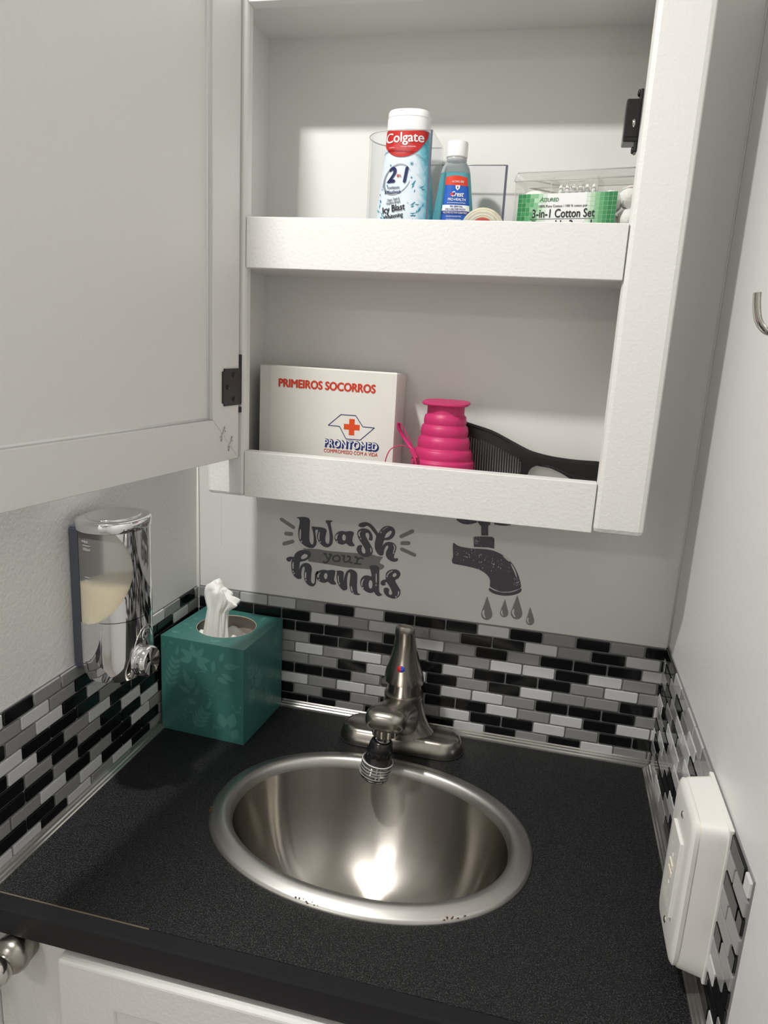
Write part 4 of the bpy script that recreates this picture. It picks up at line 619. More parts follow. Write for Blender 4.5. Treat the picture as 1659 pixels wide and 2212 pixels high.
# frosted container (just inside the shell) and soap
def inner(name, za, zb, m, off):
    bm = BM(); R = []
    for i in range(13):
        z = za + (zb - za) * i / 12; e = max(0, 1 - (abs(z - 0.2600) / 0.0575) ** 2.3) ** (1 / 2.3); xm = 0.016 + 0.0524 * e
        R.append([(min(x, max(xm, 0.0125)), y, z) for x, y in dplan(off, xb=0.012)])
    loft(bm, R); return obj(name, bm, m, di, True, autos=50)
inner('container', 0.2030, 0.2965, 'frosted', -0.0012)
inner('soap_fill', 0.2040, 0.2400, 'soap_cream', -0.0028)
bm = BM()
for i in range(1):
    R = [[(x, y, z) for x, y in dplan(o)] for o, z in ((0.0006, 0.2960), (0.0010, 0.2966), (0.0010, 0.3046), (-0.0004, 0.3062), (-0.003, 0.3066))]
    loft(bm, R)
lid = obj('lid', bm, 'chrome', di, True, autos=50)
bm = BM(); lathe(bm, [(0.0255, 0.3064), (0.025, 0.3078), (0.0230, 0.3072), (0.012, 0.3066), (0.0, 0.3064)], (0.0385, -0.2415, 0), 48, sx=0.94, sy=1.12, cap1=False); obj('lid_dish', bm, 'chrome', lid, True)
bm = BM(); lathe(bm, [(0.0150, 0.0), (0.0158, 0.006), (0.0156, 0.0085), (0.0148, 0.0095), (0.0148, 0.0115), (0.0154, 0.0125), (0.0152, 0.0190), (0.0136, 0.0212), (0.006, 0.0200), (0.0, 0.0196)], (0.0580, -0.2460, 0.1620), 48, axis=(1, -0.05, 0.0)); obj('push_button', bm, 'chrome', di, True, autos=40)
bm = BM(); tube(bm, [(DC.x + DA * max(0, 1 - abs(0.0185 * math.cos(a) / DBb) ** 2.25) ** (1 / 2.25), DC.y + 0.0185 * math.cos(a), 0.1640 + 0.033 * math.sin(a)) for a in [math.pi * i / 20 for i in range(21)]], 0.0006, 8); obj('button_arch', bm, 'chrome', di, True)
bm = BM(); lathe(bm, [(0.0065, 0), (0.0062, 0.0012), (0.004, 0.0006), (0, 0.0004)], (0.0690, -0.2415, 0.1875), 32, axis=(1, 0, 0)); obj('view_dot', bm, 'chrome', di, True)
# graduation print
def dsurf(x, off): 
    for yy in (0,):
        v = 1 - abs((x - DC.x) / (DA + off)) ** 2.25
        return DC.y - (DBb + off) * max(v, 0) ** (1 / 2.25)
bm = BM()
for s, x0, z0, w_, h_ in (('MAX', 0.0255, 0.2858, 0.0075, 0.0026), ('300ml', 0.0262, 0.2785, 0.0085, 0.0028), ('-200', 0.0265, 0.2475, 0.006, 0.0026)):
    put(bm, text(s, w_, h_), lambda u, v, z: (x0 + u, dsurf(x0 + u, -0.0012) - 0.0006 - z, z0 + v))
for z0, a, b in ((0.2830, 0.0255, 0.0350), (0.2520, 0.0268, 0.0330)): put(bm, ([(0, 0, 0), (b - a, 0, 0), (b - a, 0.0005, 0), (0, 0.0005, 0)], [(0, 1, 2, 3)]), lambda u, v, z: (a + u, dsurf(a + u, -0.0012) - 0.0004, z0 + v))
STUFF('graduation_marks', bm, 'mark_white', di)

# ================================================================== tissue box
tb = empty('tissue_box', (0.0665, -0.0585, 0.0005), math.radians(-3.3), 'teal cardboard tissue cube with a pale leaf print on the counter', 'tissue box')
TBW, TBD, TBH = 0.1120, 0.1080, 0.1235; TM4 = WM[tb]
def tloc(bm): bm.transform(TM4); return bm
hw, hdp = TBW / 2, TBD / 2
bm = BM()
for a in ((-hw, -hdp, hw, -hdp + 0.0008), (-hw, hdp - 0.0008, hw, hdp)): box(bm, a[0], a[2], a[1], a[3], 0, TBH - 0.0008, bevel=0.0003, seg=1)
for a in ((-hw, -hw + 0.0008), (hw - 0.0008, hw)): box(bm, a[0], a[1], -hdp, hdp, 0, TBH - 0.0008, bevel=0.0003, seg=1)
box(bm, -hw, hw, -hdp, hdp, 0, 0.0008)
obj('carton', tloc(bm), 'tissue_card', tb)
K = 64; bm = BM()
hole = [(0.001 + 0.0385 * math.cos(t + 0.55) , 0.004 + 0.0335 * math.sin(t + 0.55)) for t in [2 * math.pi * i / K for i in range(K)]]
hole = []
for i in range(K):
    t = 2 * math.pi * i / K; x, y = 0.0370 * math.cos(t), 0.0370 * math.sin(t); a = math.radians(10)
    hole.append((0.002 + x * math.cos(a) - y * math.sin(a), 0.003 + x * math.sin(a) + y * math.cos(a)))
rect = [(-hw, -hdp), (hw, -hdp), (hw, hdp), (-hw, hdp)]
put(bm, curve_mesh([rect, hole], 0.0004), lambda x, y, z: (x, y, TBH - 0.0004 + z)); obj('top_panel', tloc(bm), 'tissue_card', tb)
bm = BM(); put(bm, curve_mesh([hole, [(0.002 + (x - 0.002) * 0.985, 0.003 + (y - 0.003) * 0.985) for x, y in hole]], 0.0005), lambda x, y, z: (x, y, TBH - 0.0005 + z)); obj('opening_rim', tloc(bm), 'tissue_edge', tb)
bm = BM(); lathe(bm, [(0.050, 0.085), (0.050, TBH - 0.002)], (0, 0, 0), 40, cap0=False, cap1=False); obj('inner_liner', tloc(bm), 'tissue_inner', tb, True)
# leaf print
rl = random.Random(5)
def leaf2(x, y, L, w_, a, n=7):
    P = [];
    for i in range(n + 1): t = i / n; P.append((L * t, w_ * math.sin(math.pi * t ** 0.8)))
    Q = P + [(px, -py) for px, py in P[-2:0:-1]]
    return [(x + px * math.cos(a) - py * math.sin(a), y + px * math.sin(a) + py * math.cos(a)) for px, py in Q]
def strokep(x0, y0, x1, y1, w_=0.0004):
    a = math.atan2(y1 - y0, x1 - x0) + math.pi / 2; c, s = w_ * math.cos(a), w_ * math.sin(a)
    return [(x0 + c, y0 + s), (x1 + c * 0.6, y1 + s * 0.6), (x1 - c * 0.6, y1 - s * 0.6), (x0 - c, y0 - s)]
def sprig(x, y, L, a, k, ll, w_, S):
    S.append(strokep(x, y, x + L * math.cos(a), y + L * math.sin(a)))
    for i in range(k):
        t = 0.2 + 0.75 * i / k
        for sgn in (1, -1): S.append(leaf2(x + L * t * math.cos(a), y + L * t * math.sin(a), ll * (1.05 - 0.4 * t), w_, a + sgn * 0.75))
    S.append(leaf2(x + L * math.cos(a), y + L * math.sin(a), ll * 0.9, w_, a))
def berries(x, y, S, k=4):
    for i in range(k): S.append(leaf2(x + rl.uniform(-.006, .006), y + rl.uniform(-.005, .005), 0.0045, 0.0012, rl.uniform(-0.6, 0.8)))
F = []   # front face, origin at lower left
sprig(0.010, 0.050, 0.052, 1.35, 5, 0.015, 0.0023, F)
for a in (0.15, 0.95, 1.75, 2.55, 3.3, -0.5): F.append(leaf2(0.046 + 0.003 * math.cos(a), 0.099 + 0.003 * math.sin(a), 0.019, 0.0042, a))
F.append(leaf2(0.071, 0.088, 0.016, 0.003, 1.5)); F.append(leaf2(0.082, 0.088, 0.020, 0.0035, -0.35)); F.append(leaf2(0.085, 0.098, 0.022, 0.004, 0.15)); F.append(leaf2(0.077, 0.082, 0.016, 0.0034, -0.35)); F.append(leaf2(0.080, 0.103, 0.014, 0.003, 1.2))
berries(0.053, 0.083, F, 3); berries(0.065, 0.054, F, 4); berries(0.100, 0.047, F, 5); berries(0.034, 0.026, F, 4); berries(0.076, 0.014, F, 5); berries(0.008, 0.118, F, 3)
F.append(leaf2(0.041, 0.060, 0.028, 0.0045, 1.95)); F.append(leaf2(0.041, 0.060, 0.017, 0.0034, 1.35)); F.append(leaf2(0.040, 0.055, 0.018, 0.004, 2.7)); F.append(leaf2(0.047, 0.053, 0.014, 0.003, 1.2)); F.append(leaf2(0.036, 0.046, 0.013, 0.004, -0.3))
F.append(strokep(0.057, 0.066, 0.100, 0.060)); [F.append(strokep(0.064 + i * 0.009, 0.065 - i * 0.001, 0.070 + i * 0.009, 0.070 - i * 0.001 if i % 2 else 0.058 - i * 0.001)) for i in range(4)]
sprig(0.044, 0.006, 0.036, 1.05, 4, 0.017, 0.0024, F)
F.append(leaf2(0.086, 0.018, 0.020, 0.0065, 1.9)); F.append(leaf2(0.094, 0.019, 0.022, 0.0065, 1.35)); F.append(leaf2(0.098, 0.005, 0.016, 0.006, 1.2)); F.append(strokep(0.086, 0.018, 0.100, 0.002)); F.append(strokep(0.094, 0.02, 0.092, 0.004)); F.append(strokep(0.008, 0.036, 0.036, 0.006)); F.append(strokep(0.024, 0.020, 0.044, 0.014))
F = [[(min(max(px, 0.0008), TBW - 0.0008), min(max(py, 0.0008), TBH - 0.0008)) for px, py in q] for q in F]
def flat_print(polys, fn):
    bm = BM(); k = 0
    for q in polys:
        e = 0.00010 + 0.00002 * (k % 6); k += 1
        bm.faces.new([bm.verts.new(fn(px, py, e)) for px, py in q])
    return bm
STUFF('leaf_print', tloc(flat_print(F, lambda u, v, e: (-hw + u, -hdp - e, v))), 'tissue_print', tb)
G = []
for i in range(5): sprig(rl.uniform(0.015, 0.09), rl.uniform(0.01, 0.095), 0.028, rl.uniform(0.6, 2.2), 3, 0.016, 0.0025, G)
for i in range(6): berries(rl.uniform(0.01, 0.1), rl.uniform(0.01, 0.11), G, 4)
G = [[(min(max(px, 0.0008), TBD - 0.0008), min(max(py, 0.0008), TBH - 0.0008)) for px, py in q] for q in G]
STUFF('leaf_print', tloc(flat_print(G, lambda u, v, e: (hw + e, -hdp + u, v))), 'tissue_print', tb)
T = []
for i in range(34):
    x, y = rl.uniform(0.006, TBW - 0.018), rl.uniform(0.006, TBD - 0.012)
    if ((x - hw - 0.002) / 0.045) ** 2 + ((y - hdp - 0.003) / 0.045) ** 2 < 1: continue
    T.append(leaf2(x, y, rl.uniform(0.006, 0.015), rl.uniform(0.0015, 0.0045), rl.uniform(-0.4, 1.9)))
T = [[(min(max(px, 0.0008), TBW - 0.0008), min(max(py, 0.0008), TBD - 0.0008)) for px, py in q] for q in T]
T = [q for q in T if all(((px - hw - 0.002) / 0.0385) ** 2 + ((py - hdp - 0.003) / 0.0385) ** 2 > 1 for px, py in q)]
STUFF('leaf_print', tloc(flat_print(T, lambda u, v, e: (-hw + u, -hdp + v, TBH + e))), 'tissue_print', tb)
# the tissues: a pulled-up folded sheet plus the sheet lying inside
bm = BM(); n = bmesh.new(); NU, NV = 84, 40; grid = []
for j in range(NV + 1):
    v = j / NV; row = []
    if v < 0.62: rx = 0.0185 - 0.0060 * math.sin(v / 0.62 * math.pi / 2); z = 0.096 + 0.081 * v
    else: rx = 0.0125 + 0.0085 * math.sin((v - 0.62) / 0.38 * math.pi * 0.62) ** 1.2; z = 0.096 + 0.081 * v
    if v > 0.93: rx *= 1 - 0.55 * ((v - 0.93) / 0.07) ** 2
    ry = 0.0095 - 0.002 * v
    cx_ = -0.0120 + 0.0090 * v + 0.004 * max(0, v - 0.6); cy_ = -0.004
    for i in range(NU):
        a = 2 * math.pi * i / NU
        rip = 1 + 0.10 * math.sin(5 * a + 2.4 * v) + 0.075 * math.sin(9 * a - 3 * v + 1) + 0.05 * math.sin(17 * a + 5 * v) + 0.03 * math.sin(31 * a)
        fl = max(0, (v - 0.6) / 0.4); rip += fl * (0.16 * math.sin(3 * a + 0.8) + 0.10 * math.sin(7 * a))
        dz = fl ** 1.5 * (0.006 * math.cos(a - 2.6) + 0.0028 * math.sin(4 * a) + 0.0018 * math.sin(9 * a)) - 0.010 * fl * max(0, math.cos(a)) ** 2
        row.append(n.verts.new((cx_ + rx * rip * math.cos(a), cy_ + ry * rip * math.sin(a), z + dz)))
    grid.append(row)
for a, b in zip(grid, grid[1:]):
    for i in range(NU): n.faces.new((a[i], a[(i + 1) % NU], b[(i + 1) % NU], b[i]))
n.faces.new(grid[-1]); join(bm, n)
ts = empty('tissue', (0.055, -0.058, 0.098), math.radians(-3.3), 'white crumpled tissue sheet pulled up out of the teal box', 'tissue')
bm.transform(Matrix.Translation((0, 0, 0))); obj('pulled_sheet', tloc(bm), 'tissue_paper', ts, True)
bm = BM(); n = bmesh.new(); grid = []
for j in range(25):
    row = []
    for i in range(29):
        x = -0.046 + 0.092 * i / 28; y = -0.044 + 0.088 * j / 24
        row.append(n.verts.new((x, y, 0.100 + 0.006 * math.sin(x * 160 + y * 70) + 0.004 * math.sin(y * 210 - x * 60) + 0.010 * (x / 0.046) ** 2)))
    grid.append(row)
for a, b in zip(grid, grid[1:]):
    for i in range(28): n.faces.new((a[i], a[i + 1], b[i + 1], b[i]))
join(bm, n); obj('lower_sheet', tloc(bm), 'tissue_paper', ts, True)

# ================================================================== first aid box (lower shelf)
fx0, fx1, fy0, fy1, fz0, fz1 = 0.1088, 0.2698, -0.0543, -0.0060, 0.3266, 0.4490
fb = empty('first_aid_box', ((fx0 + fx1) / 2, (fy0 + fy1) / 2, fz0), 0, 'white first aid box with red PRIMEIROS SOCORROS print on the lower shelf', 'box')
obj('case', box(BM(), fx0, fx1, fy0 + 0.002, fy1, fz0, fz1, bevel=0.0012), 'box_card', fb)
obj('front_flap', box(BM(), fx0 - 0.0004, fx1 + 0.0002, fy0, fy0 + 0.0018, fz0, fz1 + 0.0006, bevel=0.0007), 'box_card', fb)
bm = BM(); box(bm, fx0 + 0.002, fx1 - 0.001, fy0 + 0.0045, fy0 + 0.0062, fz0 + 0.1, fz1 + 0.0012, bevel=0.0004); box(bm, fx1 - 0.001, fx1 + 0.0006, fy0 + 0.0045, fy1 - 0.001, fz0, fz1 - 0.002, bevel=0.0004); obj('inner_flap', bm, 'box_edge', fb)
def fput(bm, vf, x0, z0, e=0.0003): put(bm, vf, lambda u, v, z: (x0 + u, fy0 - e - z, z0 + v))
bm = BM(); fput(bm, text('PRIMEIROS SOCORROS', 0.1150, 0.0098, bold=0.032), 0.1314, 0.4262); tag(obj('print_title', bm, 'print_red', fb), 'bold red title lettering')
def polyline(pts, w_, closed=True):
    bm = []; n = len(pts)
    for i in range(n if closed else n - 1): bm.append((pts[i], pts[(i + 1) % n]))
    return bm
hexp = [(0.1926, 0.3868), (0.2072, 0.4000), (0.2245, 0.4002), (0.2335, 0.3882), (0.2470, 0.3880), (0.2312, 0.3730), (0.2142, 0.3730), (0.2060, 0.3866)]
bm = BM()
for (a, b), (c, d) in polyline(hexp, 0.0004): tube(bm, [(a, fy0 - 0.0001, b), (c, fy0 - 0.0001, d)], 0.00045, 6)
obj('print_outline', bm, 'print_navy', fb)
bm = BM(); xc, zc = 0.2205, 0.3868
for w_, h_ in ((0.0064, 0.0184), (0.0186, 0.0062)): box(bm, xc - w_ / 2, xc + w_ / 2, fy0 - 0.0002 - w_ * 0.003, fy0 - 0.0001, zc - h_ / 2, zc + h_ / 2)
obj('print_cross', bm, 'print_cross', fb)
bm = BM(); fput(bm, text('PRONTOMED', 0.0640, 0.0096, bold=0.05, spacing=1.08), 0.1888, 0.3618, 0.0002); fput(bm, text('PRONTOMED', 0.0640, 0.0096, bold=0.05, spacing=1.08), 0.1895, 0.3609, 0.00022); obj('print_brand', bm, 'print_navy', fb)
bm = BM(); fput(bm, text('PRONTOMED', 0.0628, 0.0080, bold=0.004, spacing=1.11), 0.1886, 0.3627, 0.0004); obj('print_brand_face', bm, 'print_white', fb)
bm = BM(); fput(bm, text('COMPROMISSO COM A VIDA', 0.0640, 0.0042, bold=0.004), 0.1885, 0.3556, 0.0003); obj('print_slogan', bm, 'print_red', fb)

# ================================================================== pink collapsible bottle
px_, py_ = 0.3262, -0.052
pb = empty('collapsible_bottle', (px_, py_, 0.3266), 0, 'bright pink ribbed silicone collapsible bottle beside the first aid box', 'bottle')
prof = [(0.031, 0.3268), (0.0345, 0.3285), (0.0350, 0.335), (0.0350, 0.3575), (0.0342, 0.3592), (0.0322, 0.3600), (0.0318, 0.3612), (0.0322, 0.3625), (0.0322, 0.3660), (0.0312, 0.3705), (0.0300, 0.3716), (0.0290, 0.3718), (0.0286, 0.3735), (0.0290, 0.3748), (0.0290, 0.3790), (0.0278, 0.3838),
        (0.0262, 0.3848), (0.0256, 0.3858), (0.0258, 0.3872), (0.0262, 0.3880), (0.0262, 0.3920), (0.0252, 0.3962), (0.0240, 0.3972), (0.0231, 0.3980), (0.0232, 0.3992), (0.0235, 0.4000), (0.0234, 0.4035), (0.0226, 0.4075), (0.0208, 0.4090), (0.0204, 0.4105), (0.0204, 0.4200)]
bm = BM(); lathe(bm, prof, (px_, py_, 0), 64); obj('body', bm, 'pink_silicone', pb, True, autos=70)
bm = BM(); R = []
for a, z in ((0.0215, 0.4195), (0.0250, 0.4200), (0.0258, 0.4212), (0.0252, 0.4228), (0.0150, 0.4236), (0.002, 0.4238)):
    R.append([(px_ + x, py_ + y, z + 0.0011 * (y / 0.025)) for x, y in superell(a, a * 0.95, 2.9, 48, 0.2)])
loft(bm, R); obj('lid', bm, 'pink_silicone', pb, True, autos=60)
bm = BM(); P = crom([(0.2985, -0.081, 0.372), (0.291, -0.079, 0.384), (0.2845, -0.077, 0.394), (0.2800, -0.077, 0.3985), (0.2795, -0.076, 0.393), (0.2845, -0.074, 0.384), (0.2930, -0.076, 0.3745), (0.2985, -0.081, 0.3705), (0.2900, -0.084, 0.3745), (0.2820, -0.086, 0.3748), (0.2740, -0.088, 0.3700), (0.2700, -0.089, 0.3600), (0.2690, -0.089, 0.3480), (0.2720, -0.088, 0.338)], 5, False)
tube(bm, P, [(0.0006, 0.0022)] * len(P), 8, flat=(0.5, 0.2, 0.8)); obj('strap', bm, 'pink_strap', pb, True)
bm = BM(); box(bm, -0.0026, 0.0026, -0.0018, 0.0018, -0.0060, 0.0060, bevel=0.0008, basis=Matrix.Translation((0.2990, -0.083, 0.3675)) @ Matrix.Rotation(-0.55, 4, 'Y')); obj('strap_clip', bm, 'pink_silicone', pb)
bm = BM(); tube(bm, crom([(0.3010, -0.0845, 0.3625), (0.3035, -0.0870, 0.355), (0.3050, -0.0880, 0.344), (0.3060, -0.0878, 0.334)], 4, False), 0.0007, 6); obj('cord', bm, 'pink_strap', pb, True)

# ================================================================== comb
cb = empty('comb', (0.42, -0.015, 0.3266), 0, 'black plastic handled comb leaning against the back of the lower shelf', 'comb')
topc = [(0.3020, 0.4080), (0.3230, 0.4052), (0.3473, 0.3974), (0.3741, 0.3908), (0.3960, 0.3815), (0.4174, 0.3722), (0.4330, 0.3685), (0.4485, 0.3664), (0.4720, 0.3652), (0.5000, 0.3652), (0.5075, 0.3600)]
botc = [(0.5075, 0.3480), (0.4980, 0.3425), (0.4720, 0.3430), (0.4560, 0.3500), (0.4400, 0.3555), (0.4300, 0.3560), (0.4225, 0.3520), (0.4195, 0.3440), (0.4180, 0.3290), (0.4100, 0.3290), (0.4110, 0.3580), (0.3980, 0.3660), (0.3740, 0.3762), (0.3473, 0.3835), (0.3230, 0.3900), (0.3020, 0.3925)]
bm = BM(); lp = [(p.x, p.y) for p in crom(topc, 3, False)] + [(p.x, p.y) for p in crom(botc, 3, False)]
n = bmesh.new(); put(n, curve_mesh([lp], 0.0018), lambda x, y, z: (x, -0.0165 + z, y)); join(bm, n); obj('handle', bm, 'black_plastic', cb)
bm = BM(); tube(bm, [(p.x, -0.0165, p.y - 0.0012) for p in crom(topc, 3, False)], 0.0024, 8); tube(bm, [(x, -0.0165, z) for x, z in ((0.43, 0.3575), (0.4450, 0.3560), (0.470, 0.3475), (0.497, 0.3445))], 0.0021, 8); obj('spine_ridge', bm, 'black_plastic', cb, True)
bm = BM()
for i in range(37):
    x = 0.3045 + i * 0.00290; zt = 0.392 - (x - 0.302) * 0.10 - max(0, x - 0.36) * 0.36
    prism(bm, [(x - 0.00075, zt + 0.006), (x + 0.00075, zt + 0.006), (x + 0.0021, 0.3295), (x + 0.0012, 0.3280)], -0.0178, -0.0152, 'xz')
te = obj('teeth', bm, 'black_plastic', cb); te['kind'] = 'stuff'

# ================================================================== upper shelf: acrylic organiser
ZS = 0.5701
og = empty('acrylic_organizer', (0.298, -0.055, ZS), 0, 'clear acrylic organizer with a tall round cup and a low tray', 'organizer')
def shell_path(pts, h0, h1, t=0.0022):
    bm = BM(); n = bmesh.new(); P = [Vector(p) for p in pts]; k = len(P); inn = []
    for i in range(k):
        d = (P[min(i + 1, k - 1)] - P[max(i - 1, 0)]).normalized(); inn.append(P[i] + Vector((-d.y, d.x)) * t)
    V = [[n.verts.new((p.x, p.y, z)) for p in row] for row, z in ((P, h0), (P, h1), (inn, h1), (inn, h0))]
    for a, b in zip(V, V[1:] + V[:1]):
        for i in range(k - 1): n.faces.new((a[i], a[i + 1], b[i + 1], b[i]))
    n.faces.new([r[0] for r in V]); n.faces.new([r[-1] for r in V][::-1]); join(bm, n); return bm
cupx0, cupx1, cy0, cy1 = 0.2285, 0.2970, -0.0900, -0.0230
rad = (cy1 - cy0) / 2
path = [(cupx1, cy1)] + [(cupx0 + rad + rad * math.cos(a), (cy0 + cy1) / 2 + rad * math.sin(a)) for a in [math.pi / 2 + math.pi * i / 24 for i in range(25)]] + [(cupx1, cy0)]
obj('tall_cup', shell_path(path, ZS, 0.6850), 'acrylic', og, True, autos=40)
obj('cup_side', box(BM(), cupx1, cupx1 + 0.0024, cy0, cy1, ZS, 0.6850), 'acrylic', og)
bm = BM(); box(bm, cupx1 + 0.0002, cupx1 + 0.0022, cy0 - 0.0005, cy0 + 0.0002, ZS, 0.6850); obj('polished_edge', bm, 'acrylic_edge', og)
obj('tray_floor', box(BM(), cupx1 + 0.0024, 0.3668, -0.0860, -0.0250, ZS, ZS + 0.0025), 'acrylic', og)
obj('tray_back', box(BM(), cupx1 + 0.0024, 0.3668, -0.0300, -0.0276, ZS + 0.0025, 0.6670), 'acrylic', og)
bm = BM(); box(bm, 0.3666, 0.3690, -0.0302, -0.0274, ZS + 0.002, 0.6672, bevel=0.0003); obj('polished_edge', bm, 'acrylic_edge', og)
obj('tray_front', box(BM(), cupx1 + 0.0024, 0.3668, -0.0880, -0.0856, ZS, 0.6120), 'acrylic', og)
obj('tray_side', box(BM(), 0.3646, 0.3668, -0.0856, -0.0300, ZS + 0.0025, 0.6120), 'acrylic', og)
bm = BM(); tube(bm, [(x, y, 0.6851) for x, y in path], 0.0006, 6); obj('cup_lip', bm, 'case_rib', og, True)
bm = BM(); tube(bm, [(cupx1 + 0.0024, -0.0288, 0.6671), (0.3668, -0.0288, 0.6671)], 0.0006, 6); obj('tray_lip', bm, 'logo_grey', og, True)

# ---------------- toothpaste bottle standing on its base inside the cup
tx, ty, tz0 = 0.2682, -0.0560, ZS + 0.0002
tp = empty('toothpaste_bottle', (tx, ty, tz0), 0, 'red and aqua toothpaste bottle with a white flip cap in the acrylic cup', 'bottle')
TP = [(0.5703, 0.0265, 0.0165), (0.5712, 0.0300, 0.0195), (0.575, 0.0316, 0.0208), (0.600, 0.0306, 0.0202), (0.620, 0.0290, 0.0195), (0.645, 0.0262, 0.0185), (0.670, 0.0237, 0.0178), (0.684, 0.0226, 0.0175), (0.6905, 0.0222, 0.0174)]
def tsec(z):
    for (a, b, c), (d, e, f) in zip(TP, TP[1:]):
        if a <= z <= d: t = (z - a) / (d - a); return b + (e - b) * t, c + (f - c) * t
    return TP[-1][1:] if z > 0.6 else TP[0][1:]
def tfront(x, z, off):
    a, b = tsec(z); q = max(0.0, 1 - abs(x / a) ** 2.3) ** (1 / 2.3); return -b * q - off
bm = BM(); loft(bm, [[(tx + x, ty + y, z) for x, y in superell(a, b, 2.3, 56)] for z, a, b in TP])
obj('body', bm, 'toothpaste_label', tp, True, autos=60, origin=(tx, ty, tz0))
bm = BM(); CP = [(0.6905, 0.0222, 0.0174), (0.6920, 0.0223, 0.0175), (0.7020, 0.0220, 0.0173), (0.7022, 0.0214, 0.0168), (0.7030, 0.0214, 0.0168), (0.7032, 0.0218, 0.0172), (0.7080, 0.0214, 0.0169), (0.7098, 0.0202, 0.0157), (0.7105, 0.0160, 0.012), (0.7107, 0.004, 0.003)]
loft(bm, [[(tx + x, ty + y, z) for x, y in superell(a, b, 2.4, 56)] for z, a, b in CP]); cap = obj('flip_cap', bm, 'white_cap', tp, True, autos=40)
bm = BM(); lathe(bm, [(0.0075, -0.0004), (0.007, 0.0006), (0.0, 0.0003)], (tx - 0.003, ty - 0.0145, 0.7082), 24, sx=1.0, sy=0.32); obj('thumb_notch', bm, 'mark_white', cap, True)
def tput(bm, vf, x0, z0, rot=0.0, off=0.0005):
    c, s = math.cos(rot), math.sin(rot)
    def fn(u, v, z):
        x = x0 + u * c - v * s; zz = z0 + u * s + v * c
        return (tx + x, ty + tfront(x, zz, off + z), zz)
    put(bm, vf, fn)
def grid_patch(bm, f_in, x0, x1, z0, z1, nx, nz, off):
    """patch of the front surface, boundary given per column"""
    n = bmesh.new()
    for i in range(nx):
        for j in range(nz):
            q = []
            for di_, dj in ((0, 0), (1, 0), (1, 1), (0, 1)):
                x = x0 + (x1 - x0) * (i + di_) / nx; lo, hi = f_in(x); z = lo + (hi - lo) * (j + dj) / nz
                q.append(n.verts.new((tx + x, ty + tfront(x, z, off), z)))
            try: n.faces.new(q)
            except ValueError: pass
    bmesh.ops.remove_doubles(n, verts=n.verts, dist=1e-6); join(bm, n)
def red_lo(x):
    u = (x + 0.0010) / 0.0238; return 0.6905 - 0.0258 * max(0.0, 1 - abs(u) ** 2.2) ** 0.55 + 0.07 * x
bm = BM(); grid_patch(bm, lambda x: (min(red_lo(x), 0.6899), 0.6900), -0.0218, 0.0218, 0, 0, 44, 10, 0.0007); obj('red_band', bm, 'toothpaste_red', tp, True)
bm = BM(); tput(bm, text('Colgate', 0.0395, 0.0122, bold=0.014), -0.0205, 0.6748, 0.03, 0.0011); obj('print_brand', bm, 'print_white', tp)
bm = BM(); tput(bm, text('Anticavity', 0.0060, 0.0016), -0.0165, 0.6726, 0.03, 0.0011); tput(bm, text('Fluoride Toothpaste', 0.0150, 0.0016), -0.0035, 0.6731, 0.03, 0.0011); obj('print_small', bm, 'print_white', tp)
bm = BM()
for k in range(26):   # grey oval swoosh
    a0, a1 = [0.35 + (5.6) * q / 26 for q in (k, k + 1)]; w0 = 0.0020 * math.sin(math.pi * k / 26) + 0.0004; w1 = 0.0020 * math.sin(math.pi * (k + 1) / 26) + 0.0004
    q = []
    for a, w_, s in ((a0, w0, 1), (a1, w1, 1), (a1, w1, -1), (a0, w0, -1)):
        rx, rz = 0.0142 + s * w_ / 2, 0.0138 + s * w_ / 2; x = -0.0060 + rx * math.cos(a); z = 0.6435 + rz * math.sin(a) + 0.25 * (x + 0.006); q.append((tx + x, ty + tfront(x, z, 0.0004), z))
    bm.faces.new([bm.verts.new(p) for p in q])
obj('print_swoosh', bm, 'logo_grey', tp)
bm = BM(); tput(bm, text('2', 0.0110, 0.0150, bold=0.03, shear=0.3), -0.0170, 0.6400, 0.05, 0.0008); tput(bm, text('1', 0.0060, 0.0155, bold=0.04, shear=0.3), 0.0005, 0.6400, 0.05, 0.0008)
tput(bm, text('Toothpaste', 0.0135, 0.0034, bold=0.012, shear=0.1), -0.0160, 0.6335, 0.04, 0.0008); tput(bm, text('& Mouthwash', 0.0175, 0.0032, bold=0.012, shear=0.1), -0.0185, 0.6297, 0.04, 0.0008); obj('print_claim', bm, 'print_darkblue', tp)
bm = BM(); tput(bm, text('in', 0.0040, 0.0036, bold=0.01), -0.0060, 0.6455, 0.04, 0.0009); obj('print_in', bm, 'print_red', tp)
bm = BM(); tput(bm, text('Cleans Teeth &', 0.0135, 0.0026, bold=0.006, shear=0.1), -0.0150, 0.6222, 0.16, 0.0008); tput(bm, text('Freshens Breath', 0.0150, 0.0026, bold=0.006, shear=0.1), -0.0155, 0.6190, 0.16, 0.0008)
tput(bm, text('Icy Blast', 0.0245, 0.0085, bold=0.016, shear=0.08), -0.0190, 0.6085, 0.18, 0.0008); tput(bm, text('Whitening', 0.0210, 0.0060, bold=0.014, shear=0.12), -0.0172, 0.6030, 0.18, 0.0008); tput(bm, text('o', 0.0012, 0.0012), 0.0065, 0.6205, 0.16, 0.0008); obj('print_flavour', bm, 'print_black', tp)
bm = BM()
